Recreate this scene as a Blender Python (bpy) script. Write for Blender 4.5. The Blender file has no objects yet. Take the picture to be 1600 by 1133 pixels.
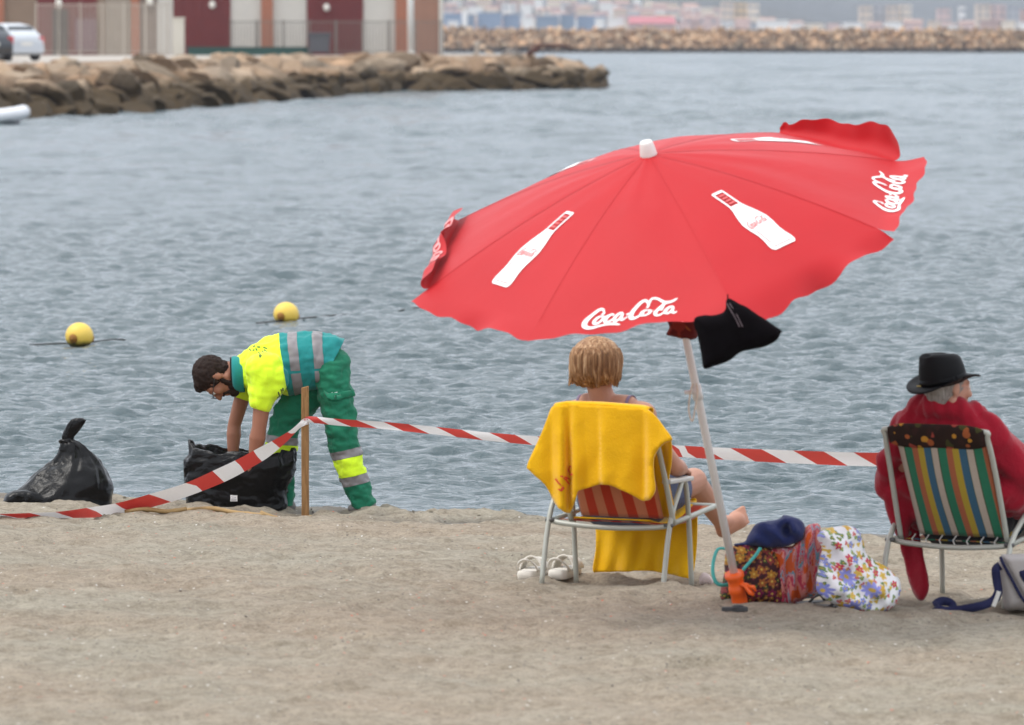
import bpy, bmesh, math, random
import numpy as np
from mathutils import Vector, Matrix, noise as mnoise
from mathutils.geometry import delaunay_2d_cdt

rnd = random.Random(7)
scene = bpy.context.scene
COL = scene.collection
pi = math.pi

# ------------------------------------------------------------------ camera
CAM_Z = 2.6                      # eye height over the water (promenade behind the beach)
FPX = 8889.0                     # 200 mm lens on a 36 mm sensor, in pixels of a 1600 wide frame
PITCH = math.atan((566.5 - 60.0) / FPX)
cam_data = bpy.data.cameras.new("camera")
cam = bpy.data.objects.new("camera", cam_data)
COL.objects.link(cam)
cam.location = (0, 0, CAM_Z)
cam.rotation_euler = (pi / 2 - PITCH, 0, 0)
cam_data.sensor_width = 36
cam_data.lens = 200
cam_data.clip_start = 0.5
cam_data.clip_end = 40000
cam_data.dof.use_dof = True
cam_data.dof.focus_distance = 30.0
cam_data.dof.aperture_fstop = 6.3
scene.camera = cam

# ------------------------------------------------------------------ overcast daylight
SUN_EL, SUN_AZ = math.radians(60), math.radians(-100)      # azimuth from +Y (away from camera), negative = to the west of it
world = bpy.data.worlds.new("World")
scene.world = world
world.use_nodes = True
wt = world.node_tree
wt.nodes.clear()
w_out = wt.nodes.new("ShaderNodeOutputWorld")
w_bg = wt.nodes.new("ShaderNodeBackground")
w_sky = wt.nodes.new("ShaderNodeTexSky")
w_sky.sky_type = 'NISHITA'
w_sky.sun_disc = False
w_sky.sun_elevation = SUN_EL
w_sky.sun_rotation = SUN_AZ
w_sky.dust_density = 3.0
w_sky.air_density = 1.0
w_co = wt.nodes.new("ShaderNodeTexCoord")
w_ns = wt.nodes.new("ShaderNodeTexNoise")
w_ns.inputs['Scale'].default_value = 2.2
w_ns.inputs['Detail'].default_value = 5
w_rp = wt.nodes.new("ShaderNodeValToRGB")                  # the cloud layer: an even grey-white stratus
w_rp.color_ramp.elements[0].position = 0.3
w_rp.color_ramp.elements[0].color = (8.0, 8.35, 8.8, 1)
w_rp.color_ramp.elements[1].position = 0.7
w_rp.color_ramp.elements[1].color = (9.6, 9.85, 10.2, 1)
w_mx = wt.nodes.new("ShaderNodeMix")
w_mx.data_type = 'RGBA'
w_mx.inputs[0].default_value = 0.90
wt.links.new(w_co.outputs['Generated'], w_ns.inputs['Vector'])
wt.links.new(w_ns.outputs['Fac'], w_rp.inputs['Fac'])
wt.links.new(w_sky.outputs['Color'], w_mx.inputs[6])
wt.links.new(w_rp.outputs['Color'], w_mx.inputs[7])
w_sep = wt.nodes.new("ShaderNodeSeparateXYZ")               # an overcast sky is brighter overhead than at the horizon
w_mr = wt.nodes.new("ShaderNodeMapRange")
w_mr.inputs['From Min'].default_value = 0.0; w_mr.inputs['From Max'].default_value = 1.0
w_mr.inputs['To Min'].default_value = 1.12; w_mr.inputs['To Max'].default_value = 1.42
w_cm = wt.nodes.new("ShaderNodeMix"); w_cm.data_type = 'RGBA'; w_cm.blend_type = 'MULTIPLY'; w_cm.inputs[0].default_value = 1.0
wt.links.new(w_co.outputs['Generated'], w_sep.inputs[0])
wt.links.new(w_sep.outputs[2], w_mr.inputs['Value'])
wt.links.new(w_mx.outputs[2], w_cm.inputs[6])
wt.links.new(w_mr.outputs[0], w_cm.inputs[7])
wt.links.new(w_cm.outputs[2], w_bg.inputs['Color'])
w_bg.inputs['Strength'].default_value = 0.10
wt.links.new(w_bg.outputs['Background'], w_out.inputs['Surface'])

sun_data = bpy.data.lights.new("sun", 'SUN')
sun_data.energy = 1.5
sun_data.angle = math.radians(25)
sun_data.color = (1.0, 0.96, 0.9)
sun = bpy.data.objects.new("sun", sun_data)
COL.objects.link(sun)
sd = Vector((math.sin(SUN_AZ) * math.cos(SUN_EL), math.cos(SUN_AZ) * math.cos(SUN_EL), math.sin(SUN_EL)))
sun.rotation_euler = sd.to_track_quat('Z', 'Y').to_euler()
sun.location = (0, 20, 30)

vs = scene.view_settings
vs.view_transform = 'Standard'
vs.look = 'None'
vs.gamma = 1.0
vs.use_curve_mapping = False
vs.exposure = 0.52
scene.render.engine = 'CYCLES'
scene.cycles.use_denoising = True
scene.cycles.max_bounces = 6
scene.cycles.diffuse_bounces = 3
scene.cycles.glossy_bounces = 3
scene.cycles.volume_bounces = 1
scene.cycles.caustics_reflective = False
scene.cycles.caustics_refractive = False

# ------------------------------------------------------------------ pixel <-> place
_ct, _st = math.cos(PITCH), math.sin(PITCH)

def W(px, py, D):
    """the point at ground distance D seen at pixel (px, py) of the 1600x1133 photograph"""
    x, y = (px - 800.0) / FPX, (566.5 - py) / FPX
    dy, dz = _ct + y * _st, -_st + y * _ct
    k = D / dy
    return Vector((x * k, D, CAM_Z + dz * k))

def shore(X):
    X = max(-9.0, min(9.0, X))
    return 31.25 - 0.5 * (X + 0.9)

_SK = [(-60, -4.0), (-3, -0.32), (0, 0.0), (0.45, 0.05), (1.0, 0.07), (6, 0.235), (7, 0.262), (13, 0.34), (34, 0.6), (80, 0.6)]
_sx = [a for a, b in _SK]; _sz = [b for a, b in _SK]

def _lat(ix, iy, seed):
    h = (ix.astype(np.int64) * 374761393 + iy.astype(np.int64) * 668265263 + seed * 974634)
    h = (h ^ (h >> 13)) * 1274126177
    h = h ^ (h >> 16)
    return (h & 0xffff).astype(np.float64) / 65535.0

def vnoise(x, y, seed=0):
    x = np.asarray(x, dtype=np.float64); y = np.asarray(y, dtype=np.float64)
    ix, iy = np.floor(x), np.floor(y)
    fx, fy = x - ix, y - iy
    fx = fx * fx * fx * (fx * (fx * 6 - 15) + 10); fy = fy * fy * fy * (fy * (fy * 6 - 15) + 10)
    ix = ix.astype(np.int64); iy = iy.astype(np.int64)
    a = _lat(ix, iy, seed); b = _lat(ix + 1, iy, seed); c = _lat(ix, iy + 1, seed); d = _lat(ix + 1, iy + 1, seed)
    return (a + (b - a) * fx) * (1 - fy) + (c + (d - c) * fx) * fy - 0.5

_pr = random.Random(11)
PRINTS = []
for _i in range(46):                                    # people's tracks across the beach: left and right feet along wandering lines
    _x, _y, _a = _pr.uniform(-3, 3), _pr.uniform(16, 30.3), _pr.uniform(0, 6.28)
    for _k in range(_pr.randint(3, 9)):
        _s = 1 if _k % 2 else -1
        PRINTS.append((_x - math.sin(_a) * .09 * _s, _y + math.cos(_a) * .09 * _s, _a + _pr.uniform(-.2, .2), _pr.uniform(.010, .026)))
        _x += math.cos(_a) * .38; _y += math.sin(_a) * .38; _a += _pr.uniform(-.15, .15)

def foot_prints(X, Y):
    out = np.zeros_like(X)
    for x, y, a, d in PRINTS:
        m = (np.abs(X - x) < .26) & (np.abs(Y - y) < .26)
        if not m.any(): continue
        dx, dy = X[m] - x, Y[m] - y
        u = dx * math.cos(a) + dy * math.sin(a); v = -dx * math.sin(a) + dy * math.cos(a)
        r2 = (u / .125) ** 2 + (v / .055) ** 2
        out[m] += -d * np.exp(-r2 ** 1.5) + d * .55 * np.exp(-((np.sqrt(r2) - 1.45) / .35) ** 2)
    return out

MOUNDS = []                                            # sand heaped round whatever was pushed into it

def sand_z(X, Y, fine=True):
    X = np.asarray(X, dtype=np.float64); Y = np.asarray(Y, dtype=np.float64)
    sh = 31.25 - 0.5 * (np.clip(X, -9, 9) + 0.9)
    s = sh - Y + 0.35 * vnoise(X * 0.9, X * 0 + 3.3, 5) + 0.12 * vnoise(X * 3.1, X * 0 + 1.3, 6)
    z = np.interp(s, _sx, _sz)
    if fine:
        dry = np.clip((s - 0.15) / 0.8, 0, 1)
        b = 0.030 * vnoise(X * 1.9, Y * 1.7, 1) + 0.030 * vnoise(X * 4.3 + 9, Y * 3.9, 2) + 0.022 * vnoise(X * 9.1, Y * 8.3, 3) \
            + 0.011 * vnoise(X * 19, Y * 17, 4) + 0.007 * vnoise(X * 37, Y * 35, 8)
        ridge = np.abs(vnoise(X * 3.3 + 5, Y * 2.9, 11)) * -0.03
        near = 1 + 1.1 * np.exp(-((s - 0.8) / 0.6) ** 2)
        z = z + dry * near * (b + ridge + 0.006) + dry * foot_prints(X, Y)
        for mx_, my_, r0, h_ in MOUNDS:
            m = (np.abs(X - mx_) < .5) & (np.abs(Y - my_) < .5)
            if m.any():
                rr = np.hypot(X[m] - mx_, (Y[m] - my_))
                z[m] += h_ * np.exp(-((rr - r0) / (r0 * .75)) ** 2) * (1 + .5 * vnoise(X[m] * 14, Y[m] * 14, 77))
    return z

def gz(x, y):
    return float(sand_z(np.array([x]), np.array([y]))[0])

def G(px, py):
    """the point of the sand seen at a pixel"""
    lo, hi = 12.0, 36.0
    ds = np.linspace(lo, hi, 961)
    pts = [W(px, py, d) for d in ds]
    z = sand_z(np.array([p.x for p in pts]), ds, False)
    for p, zz in zip(pts, z):
        if p.z <= zz:
            return Vector((p.x, p.y, gz(p.x, p.y)))
    return pts[-1]

for _px, _py, _r, _h in ((1157, 950, .075, .010), (477, 803, .06, .022), (850, 905, .05, .016), (1038, 922, .05, .018), (907, 900, .05, .014), (1088, 905, .05, .014), (1340, 957, .24, .008), (1185, 950, .16, .006), (1492, 934, .05, .014), (566, 800, .10, .018), (370, 800, .2, .02), (90, 790, .3, .02)):
    _p = G(_px, _py)
    MOUNDS.append((_p.x, _p.y, _r, _h))

# ------------------------------------------------------------------ objects and tags
def tag(o, label=None, cat=None, group=None, kind=None):
    if label: o['label'] = label
    if cat: o['category'] = cat
    if group: o['group'] = group
    if kind: o['kind'] = kind
    return o

def empty(name, loc, label, cat, group=None, rz=0.0):
    o = bpy.data.objects.new(name, None)
    COL.objects.link(o)
    o.empty_display_size = 0.1
    o.location = loc
    o.rotation_euler = (0, 0, rz)
    o['label'] = label; o['category'] = cat
    if group: o['group'] = group
    return o

def link(name, me, parent=None, local=False):
    """link a mesh; its vertices are in world space unless local"""
    o = bpy.data.objects.new(name, me)
    COL.objects.link(o)
    if parent is not None:
        o.parent = parent
        if not local:
            pm = Matrix.Translation(parent.location) @ parent.rotation_euler.to_matrix().to_4x4()
            p = parent.parent
            while p is not None:
                pm = (Matrix.Translation(p.location) @ p.rotation_euler.to_matrix().to_4x4()) @ pm
                p = p.parent
            me.transform(pm.inverted())
    return o

def recentre(o):
    """put a single-mesh thing's origin at its base"""
    vs_ = o.data.vertices
    n = len(vs_)
    a = np.empty(n * 3); vs_.foreach_get('co', a); a = a.reshape(-1, 3)
    c = Vector(((a[:, 0].min() + a[:, 0].max()) / 2, (a[:, 1].min() + a[:, 1].max()) / 2, a[:, 2].min()))
    o.data.transform(Matrix.Translation(-c))
    o.location = c
    return o

class MB:
    def __init__(s):
        s.v = []; s.f = []; s.mi = []
    def add(s, v, f, mi=0):
        o = len(s.v)
        s.v += [tuple(p) for p in v]
        s.f += [tuple(i + o for i in q) for q in f]
        s.mi += [mi] * len(f)
        return s
    def box(s, c, d, rot=None, mi=0, taper=1.0):
        x, y, z = d[0] / 2, d[1] / 2, d[2] / 2
        vv = []
        for sz in (-1, 1):
            k = taper if sz > 0 else 1
            for sx_, sy_ in ((-1, -1), (1, -1), (1, 1), (-1, 1)):
                p = Vector((sx_ * x * k, sy_ * y * k, sz * z))
                if rot is not None: p = rot @ p
                vv.append(Vector(c) + p)
        return s.add(vv, [(3, 2, 1, 0), (4, 5, 6, 7), (0, 1, 5, 4), (1, 2, 6, 5), (2, 3, 7, 6), (3, 0, 4, 7)], mi)
    def tube(s, pts, r, seg=8, cap=True, mi=0, flat=1.0):
        pts = [Vector(p) for p in pts]
        n = len(pts)
        rs = r if isinstance(r, (list, tuple)) else [r] * n
        rings = []
        up = None
        for i in range(n):
            t = (pts[min(i + 1, n - 1)] - pts[max(i - 1, 0)])
            if t.length < 1e-9: t = Vector((0, 0, 1))
            t.normalize()
            if up is None:
                up = Vector((0, 0, 1)) if abs(t.z) < 0.9 else Vector((0, 1, 0))
            a = t.cross(up)
            if a.length < 1e-6: a = t.orthogonal()
            a.normalize(); b = a.cross(t).normalized(); up = b
            rings.append([pts[i] + a * math.cos(2 * pi * k / seg) * rs[i] + b * math.sin(2 * pi * k / seg) * rs[i] * flat for k in range(seg)])
        return s.loft(rings, cap, mi)
    def loft(s, rings, cap=True, mi=0):
        seg = len(rings[0]); n = len(rings)
        v = [p for r in rings for p in r]
        f = []
        for i in range(n - 1):
            for k in range(seg):
                k2 = (k + 1) % seg
                f.append((i * seg + k, i * seg + k2, (i + 1) * seg + k2, (i + 1) * seg + k))
        if cap:
            f.append(tuple(reversed(range(seg)))); f.append(tuple((n - 1) * seg + k for k in range(seg)))
        return s.add(v, f, mi)
    def grid(s, P, mi=0):
        """P: rows of points"""
        n, m = len(P), len(P[0])
        v = [p for r in P for p in r]
        f = [(i * m + j, i * m + j + 1, (i + 1) * m + j + 1, (i + 1) * m + j) for i in range(n - 1) for j in range(m - 1)]
        return s.add(v, f, mi)
    def sphere(s, c, r, seg=16, rings=10, scale=(1, 1, 1), rot=None, mi=0):
        c = Vector(c)
        v = []
        for i in range(rings + 1):
            th = pi * i / rings
            for k in range(seg):
                ph = 2 * pi * k / seg
                p = Vector((math.sin(th) * math.cos(ph) * r * scale[0], math.sin(th) * math.sin(ph) * r * scale[1], math.cos(th) * r * scale[2]))
                if rot is not None: p = rot @ p
                v.append(c + p)
        f = []
        for i in range(rings):
            for k in range(seg):
                k2 = (k + 1) % seg
                f.append((i * seg + k, (i + 1) * seg + k, (i + 1) * seg + k2, i * seg + k2))
        return s.add(v, f, mi)
    def mesh(s, name, mats, smooth=False):
        me = bpy.data.meshes.new(name)
        me.from_pydata(s.v, [], s.f)
        for m in (mats if isinstance(mats, (list, tuple)) else [mats]):
            me.materials.append(m)
        if len(me.materials) > 1:
            me.polygons.foreach_set('material_index', s.mi)
        if smooth:
            me.polygons.foreach_set('use_smooth', [True] * len(me.polygons))
        me.validate()
        me.update()
        return me
    def build(s, name, mats, parent=None, smooth=False):
        return link(name, s.mesh(name, mats, smooth), parent)

def clean(me, merge=1e-5, bevel=0.0, seg=2):
    bm = bmesh.new(); bm.from_mesh(me)
    bmesh.ops.remove_doubles(bm, verts=bm.verts, dist=merge)
    bmesh.ops.recalc_face_normals(bm, faces=bm.faces)
    if bevel > 0:
        es = [e for e in bm.edges if len(e.link_faces) == 2 and e.calc_face_angle(0) > 0.6]
        bmesh.ops.bevel(bm, geom=es, offset=bevel, segments=seg, affect='EDGES', profile=0.5, clamp_overlap=True)
    bm.to_mesh(me); bm.free(); me.update()
    return me

def arr(me):
    a = np.empty(len(me.vertices) * 3); me.vertices.foreach_get('co', a)
    return a.reshape(-1, 3)

def nrm(me):
    a = np.empty(len(me.vertices) * 3); me.vertices.foreach_get('normal', a)
    return a.reshape(-1, 3)

def put(me, a):
    me.vertices.foreach_set('co', np.ascontiguousarray(a).ravel()); me.update()

def displace(me, fn):
    """move each vertex along its normal by fn(p)"""
    a, n = arr(me), nrm(me)
    d = np.array([fn(Vector(p)) for p in a])
    put(me, a + n * d[:, None])
    return me

def remesh(mb, voxel, smooth=3, fac=0.5):
    """union of overlapping closed shells as one continuous surface"""
    me = mb.mesh("tmp", [])if False else mb.mesh("tmp", [DUMMY])
    o = bpy.data.objects.new("tmp", me); COL.objects.link(o)
    m = o.modifiers.new("r", 'REMESH'); m.mode = 'VOXEL'; m.voxel_size = voxel; m.use_smooth_shade = True
    if smooth:
        k = o.modifiers.new("s", 'SMOOTH'); k.factor = fac; k.iterations = smooth
    dg = bpy.context.evaluated_depsgraph_get()
    out = bpy.data.meshes.new_from_object(o.evaluated_get(dg))
    out.materials.clear()
    bpy.data.objects.remove(o); bpy.data.meshes.remove(me)
    out.polygons.foreach_set('use_smooth', [True] * len(out.polygons))
    return out

def cap(mb, p0, p1, r0, r1, flat=None):
    """closed tapered capsule; flat = (axis, k) squashes it along a direction"""
    p0, p1 = Vector(p0), Vector(p1)
    ax = p1 - p0; L = ax.length
    if L < 1e-6:
        mb.sphere(p0, r0); return
    t = ax / L; a = t.orthogonal().normalized(); b = t.cross(a)
    rings = []
    N = 14
    for i in range(5):
        th = pi / 2 * (1 - i / 4.0); rings.append((p0 - t * r0 * math.sin(th), max(r0 * math.cos(th), r0 * 0.02)))
    for i in range(5):
        th = pi / 2 * i / 4.0; rings.append((p1 + t * r1 * math.sin(th), max(r1 * math.cos(th), r1 * 0.02)))
    R = []
    for c, r in rings:
        ring = [c + (a * math.cos(2 * pi * k / N) + b * math.sin(2 * pi * k / N)) * r for k in range(N)]
        R.append(ring)
    if flat is not None:
        d, k = Vector(flat[0]).normalized(), flat[1]
        for ring in R:
            for i, p in enumerate(ring):
                q = p0 + t * (p - p0).dot(t)
                off = p - q
                ring[i] = p - d * off.dot(d) * (1 - k)
    mb.loft(R, True)

def slab(me, planes, off, name, mat, parent, smooth=True):
    """the part of a garment between planes [(co, no)] (kept where (p-co).no > 0), lifted off along its normals"""
    bm = bmesh.new(); bm.from_mesh(me)
    for co, no in planes:
        bmesh.ops.bisect_plane(bm, geom=bm.verts[:] + bm.edges[:] + bm.faces[:], plane_co=co, plane_no=no, clear_inner=True, clear_outer=False)
    bm.normal_update()
    ns = [(v, v.normal.copy()) for v in bm.verts]
    for v, n in ns: v.co += n * off
    m2 = bpy.data.meshes.new(name); bm.to_mesh(m2); bm.free()
    m2.materials.clear(); m2.materials.append(mat)
    m2.polygons.foreach_set('use_smooth', [True] * len(m2.polygons))
    return link(name, m2, parent)

def smooth_poly(pts, n=8, closed=True):
    """Catmull-Rom through 2D/3D points"""
    P = [Vector(p) for p in pts]
    N = len(P); out = []
    rng = range(N) if closed else range(N - 1)
    for i in rng:
        if closed:
            a, b, c, d = P[(i - 1) % N], P[i], P[(i + 1) % N], P[(i + 2) % N]
        else:
            a, b, c, d = P[max(i - 1, 0)], P[i], P[i + 1], P[min(i + 2, N - 1)]
        for k in range(n):
            t = k / n
            out.append(0.5 * ((2 * b) + (c - a) * t + (2 * a - 5 * b + 4 * c - d) * t * t + (3 * b - a - 3 * c + d) * t ** 3))
    if not closed: out.append(P[-1].copy())
    return out

def fill(outline, step):
    """triangulated polygon with interior points: (verts2d, faces, distance to edge)"""
    O = [Vector((p[0], p[1])) for p in outline]
    n = len(O)
    A = np.array([[p.x, p.y] for p in O]); B = np.roll(A, -1, 0)
    x0, y0 = A.min(0); x1, y1 = A.max(0)
    gx, gy = np.meshgrid(np.arange(x0 + step / 2, x1, step), np.arange(y0 + step / 2, y1, step * 0.87))
    gx[1::2] += step / 2
    Q = np.stack([gx.ravel(), gy.ravel()], 1)
    def edist(Q):
        d = np.full(len(Q), 1e9)
        for a, b in zip(A, B):
            ab = b - a; L2 = max(ab @ ab, 1e-12)
            t = np.clip(((Q - a) @ ab) / L2, 0, 1)
            d = np.minimum(d, np.hypot(*(Q - a - t[:, None] * ab).T))
        return d
    ins = np.zeros(len(Q), bool)
    for a, b in zip(A, B):
        c = (a[1] > Q[:, 1]) != (b[1] > Q[:, 1])
        with np.errstate(divide='ignore', invalid='ignore'):
            xx = (b[0] - a[0]) * (Q[:, 1] - a[1]) / (b[1] - a[1]) + a[0]
        ins ^= c & (Q[:, 0] < xx)
    Q = Q[ins]; Q = Q[edist(Q) > step * 0.45]
    V = O + [Vector((q[0], q[1])) for q in Q]
    vo, eo, fo, _, _, _ = delaunay_2d_cdt(V, [(i, (i + 1) % n) for i in range(n)], [], 1, 1e-6)
    vv = np.array([[p.x, p.y] for p in vo])
    return vv, [tuple(f) for f in fo], edist(vv)

def sheet(name, outline, depth, mat, parent=None, step=6, thick=0.006, smooth_n=6, closed_smooth=True):
    """a cloth whose outline is given in photo pixels and whose distance is depth(px, py)"""
    O = smooth_poly([(x, y, 0) for x, y in outline], smooth_n) if closed_smooth else [Vector((x, y, 0)) for x, y in outline]
    vv, ff, ed = fill(O, step)
    mb = MB(); mb.add([W(x, y, depth(x, y)) for x, y in vv], ff)
    me = mb.mesh(name, mat, True)
    bm = bmesh.new(); bm.from_mesh(me)
    bmesh.ops.recalc_face_normals(bm, faces=bm.faces)
    bmesh.ops.solidify(bm, geom=bm.faces[:], thickness=thick)
    bm.to_mesh(me); bm.free(); me.update()
    me.polygons.foreach_set('use_smooth', [True] * len(me.polygons))
    return link(name, me, parent)

def pillow(name, outline, D, thick, mat, parent=None, step=5, dmax=None, noise_amp=0.0, noise_freq=18.0, tilt=None, smooth_n=6, power=0.5, pleat=None):
    """a soft closed body: outline in photo pixels at distance D, swelling thick metres in front and behind"""
    O = smooth_poly([(x, y, 0) for x, y in outline], smooth_n)
    vv, ff, ed = fill(O, step)
    dm = dmax or ed.max()
    k = np.clip(ed / dm, 0, 1)
    h = (1 - (1 - k) ** 2) ** power
    n = len(vv)
    mb = MB()
    F = []; Bk = []
    for (x, y), hh in zip(vv, h):
        Dd = D + (tilt(x, y) if tilt else 0.0)
        t = thick * hh
        if pleat: t += pleat(x, y) * hh
        F.append(W(x, y, Dd - t)); q = W(x, y, Dd)
        Bk.append(q + Vector((0, t, 0)))
    mb.add(F + Bk, ff + [tuple(n + i for i in reversed(f)) for f in ff])
    me = mb.mesh(name, mat, True)
    clean(me, 2e-4)
    if noise_amp:
        displace(me, lambda p: noise_amp * (mnoise.noise(p * noise_freq) + 0.5 * mnoise.noise(p * noise_freq * 2.3)))
    me.polygons.foreach_set('use_smooth', [True] * len(me.polygons))
    return link(name, me, parent)

# ------------------------------------------------------------------ materials
class NT:
    def __init__(s, name):
        s.m = bpy.data.materials.new(name); s.m.use_nodes = True
        s.t = s.m.node_tree; s.n = s.t.nodes
        s.b = s.n['Principled BSDF']
    def new(s, t, **kw):
        n = s.n.new(t)
        for k, v in kw.items(): setattr(n, k, v)
        return n
    def lk(s, a, b): s.t.links.new(a, b)
    def math(s, op, a, b=None, c=None, clamp=False):
        n = s.new('ShaderNodeMath', operation=op); n.use_clamp = clamp
        for i, v in enumerate((a, b, c)):
            if v is None: continue
            if hasattr(v, 'node'): s.lk(v, n.inputs[i])
            else: n.inputs[i].default_value = v
        return n.outputs[0]
    def mix(s, f, a, b, blend='MIX'):
        n = s.new('ShaderNodeMix', data_type='RGBA', blend_type=blend)
        for i, v in ((0, f), (6, a), (7, b)):
            if hasattr(v, 'node'): s.lk(v, n.inputs[i])
            elif i == 0: n.inputs[0].default_value = v
            else: n.inputs[i].default_value = (*v[:3], 1)
        return n.outputs[2]
    def coord(s, kind='Object', scale=None):
        c = s.new('ShaderNodeTexCoord').outputs[kind]
        if scale is not None:
            mp = s.new('ShaderNodeMapping'); mp.inputs['Scale'].default_value = scale if hasattr(scale, '__len__') else (scale,) * 3
            s.lk(c, mp.inputs['Vector']); c = mp.outputs[0]
        return c
    def noise(s, scale, detail=3, rough=0.55, vec=None, dist=0.0, out='Fac'):
        n = s.new('ShaderNodeTexNoise'); n.inputs['Scale'].default_value = scale; n.inputs['Detail'].default_value = detail
        n.inputs['Roughness'].default_value = rough; n.inputs['Distortion'].default_value = dist
        s.lk(vec if vec is not None else s.coord(), n.inputs['Vector'])
        return n.outputs[out]
    def vor(s, scale, vec=None, feature='F1', out='Distance', rnd_=1.0, dims='3D'):
        n = s.new('ShaderNodeTexVoronoi', feature=feature, voronoi_dimensions=dims); n.inputs['Scale'].default_value = scale
        n.inputs['Randomness'].default_value = rnd_
        s.lk(vec if vec is not None else s.coord(), n.inputs['Vector'])
        return n if out is None else n.outputs[out]
    def ramp(s, f, stops, interp='LINEAR'):
        n = s.new('ShaderNodeValToRGB'); n.color_ramp.interpolation = interp
        e = n.color_ramp.elements
        while len(e) < len(stops): e.new(0.5)
        for q, (p, c) in zip(e, stops):
            q.position = p; q.color = (*c[:3], 1) if hasattr(c, '__len__') else (c, c, c, 1)
        s.lk(f, n.inputs['Fac'])
        return n.outputs['Color']
    def sep(s, v):
        n = s.new('ShaderNodeSeparateXYZ'); s.lk(v, n.inputs[0]); return n.outputs
    def comb(s, x=0, y=0, z=0):
        n = s.new('ShaderNodeCombineXYZ')
        for i, v in enumerate((x, y, z)):
            if hasattr(v, 'node'): s.lk(v, n.inputs[i])
            else: n.inputs[i].default_value = v
        return n.outputs[0]
    def attr(s, name):
        n = s.new('ShaderNodeAttribute'); n.attribute_name = name; return n
    def bump(s, h, strength=0.3, dist=0.01):
        n = s.new('ShaderNodeBump'); n.inputs['Strength'].default_value = strength; n.inputs['Distance'].default_value = dist
        s.lk(h, n.inputs['Height']); s.lk(n.outputs[0], s.b.inputs['Normal']); return n
    def out(s, color=None, rough=0.6, metal=0.0, spec=0.5, sheen=0.0, sss=None):
        b = s.b
        if color is not None:
            if hasattr(color, 'node'): s.lk(color, b.inputs['Base Color'])
            else: b.inputs['Base Color'].default_value = (*color[:3], 1)
        if hasattr(rough, 'node'): s.lk(rough, b.inputs['Roughness'])
        else: b.inputs['Roughness'].default_value = rough
        b.inputs['Metallic'].default_value = metal
        b.inputs['Specular IOR Level'].default_value = spec
        if sheen:
            b.inputs['Sheen Weight'].default_value = sheen; b.inputs['Sheen Roughness'].default_value = 0.4
        if sss: b.inputs['Subsurface Weight'].default_value = sss; b.inputs['Subsurface Radius'].default_value = (0.01, 0.004, 0.002)
        return s.m

def col(r, g, b):
    """sRGB 0-255 to linear"""
    f = lambda c: (c / 255 / 12.92) if c / 255 <= 0.04045 else ((c / 255 + 0.055) / 1.055) ** 2.4
    return (f(r), f(g), f(b))

def plain(name, c, rough=0.5, var=0.12, scale=12, bump=0.15, bscale=60, metal=0.0, spec=0.5, sheen=0.0, sss=None, bdist=0.003):
    t = NT(name)
    n = t.noise(scale, 4)
    c = Vector(c)
    k = t.mix(n, tuple(c * (1 - var)), tuple(c * (1 + var)))
    if bump: t.bump(t.noise(bscale, 3), bump, bdist)
    return t.out(k, rough, metal, spec, sheen, sss)

def cloth(name, c, var=0.1, weave=900, rough=0.9, sheen=0.15, wrinkle=0.35, wscale=14, spec=0.2):
    t = NT(name)
    c = Vector(c)
    n = t.noise(7, 4)
    k = t.mix(n, tuple(c * (1 - var)), tuple(c * (1 + var)))
    h = t.math('ADD', t.noise(wscale, 4, 0.6, dist=0.6), t.math('MULTIPLY', t.noise(weave, 1), 0.12))
    t.bump(h, wrinkle, 0.02)
    return t.out(k, rough, 0, spec, sheen)

DUMMY = bpy.data.materials.new("dummy")
# ================================================================== THE SETTING
# ---- sand
def m_sand():
    t = NT('sand')
    p = t.coord('Object')
    big = t.noise(0.55, 4, 0.6, p)
    mid = t.noise(5.0, 5, 0.65, p)
    c = t.mix(t.ramp(big, [(0.40, 0), (0.60, 1)]), (0.300, 0.272, 0.216), (0.308, 0.258, 0.198))
    c = t.mix(t.ramp(mid, [(0.38, 0), (0.68, 1)]), c, t.mix(1.0, c, (0.78, 0.75, 0.72), 'MULTIPLY'))
    m2 = t.noise(26, 4, 0.7, p)
    c = t.mix(t.ramp(m2, [(0.40, 0.75), (0.55, 0)]), c, t.mix(1.0, c, (0.70, 0.68, 0.66), 'MULTIPLY'))
    c = t.mix(t.ramp(m2, [(0.58, 0), (0.72, 0.6)]), c, t.mix(1.0, c, (1.22, 1.20, 1.17), 'MULTIPLY'))
    fine = t.noise(95, 3, 0.7, p)
    c = t.mix(t.ramp(fine, [(0.32, 1), (0.5, 0)]), c, t.mix(1.0, c, (0.70, 0.68, 0.66), 'MULTIPLY'))
    c = t.mix(t.ramp(fine, [(0.58, 0), (0.80, .7)]), c, (0.40, 0.36, 0.30))
    # scattered coarse grains: dark, shell white, brick red
    v = t.vor(42, p, out=None)
    near = t.math('LESS_THAN', v.outputs['Distance'], 0.24)
    hue = t.sep(v.outputs['Color'])
    c = t.mix(t.math('MULTIPLY', near, t.math('GREATER_THAN', hue[0], 0.86)), c, (0.12, 0.105, 0.09))
    c = t.mix(t.math('MULTIPLY', near, t.math('GREATER_THAN', hue[1], 0.965)), c, (0.50, 0.48, 0.44))
    c = t.mix(t.math('MULTIPLY', near, t.math('GREATER_THAN', hue[2], 0.975)), c, (0.42, 0.14, 0.09))
    wet = t.attr('wet').outputs['Fac']
    c = t.mix(wet, c, t.mix(1.0, c, (0.33, 0.33, 0.34), 'MULTIPLY'))
    h = t.math('ADD', t.noise(24, 6, 0.7, p), t.math('MULTIPLY', t.noise(160, 3, 0.7, p), 0.4))
    t.bump(h, 0.55, 0.02)
    r = t.math('SUBTRACT', 0.95, t.math('MULTIPLY', wet, 0.55))
    return t.out(c, r, 0, 0.25)

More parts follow.
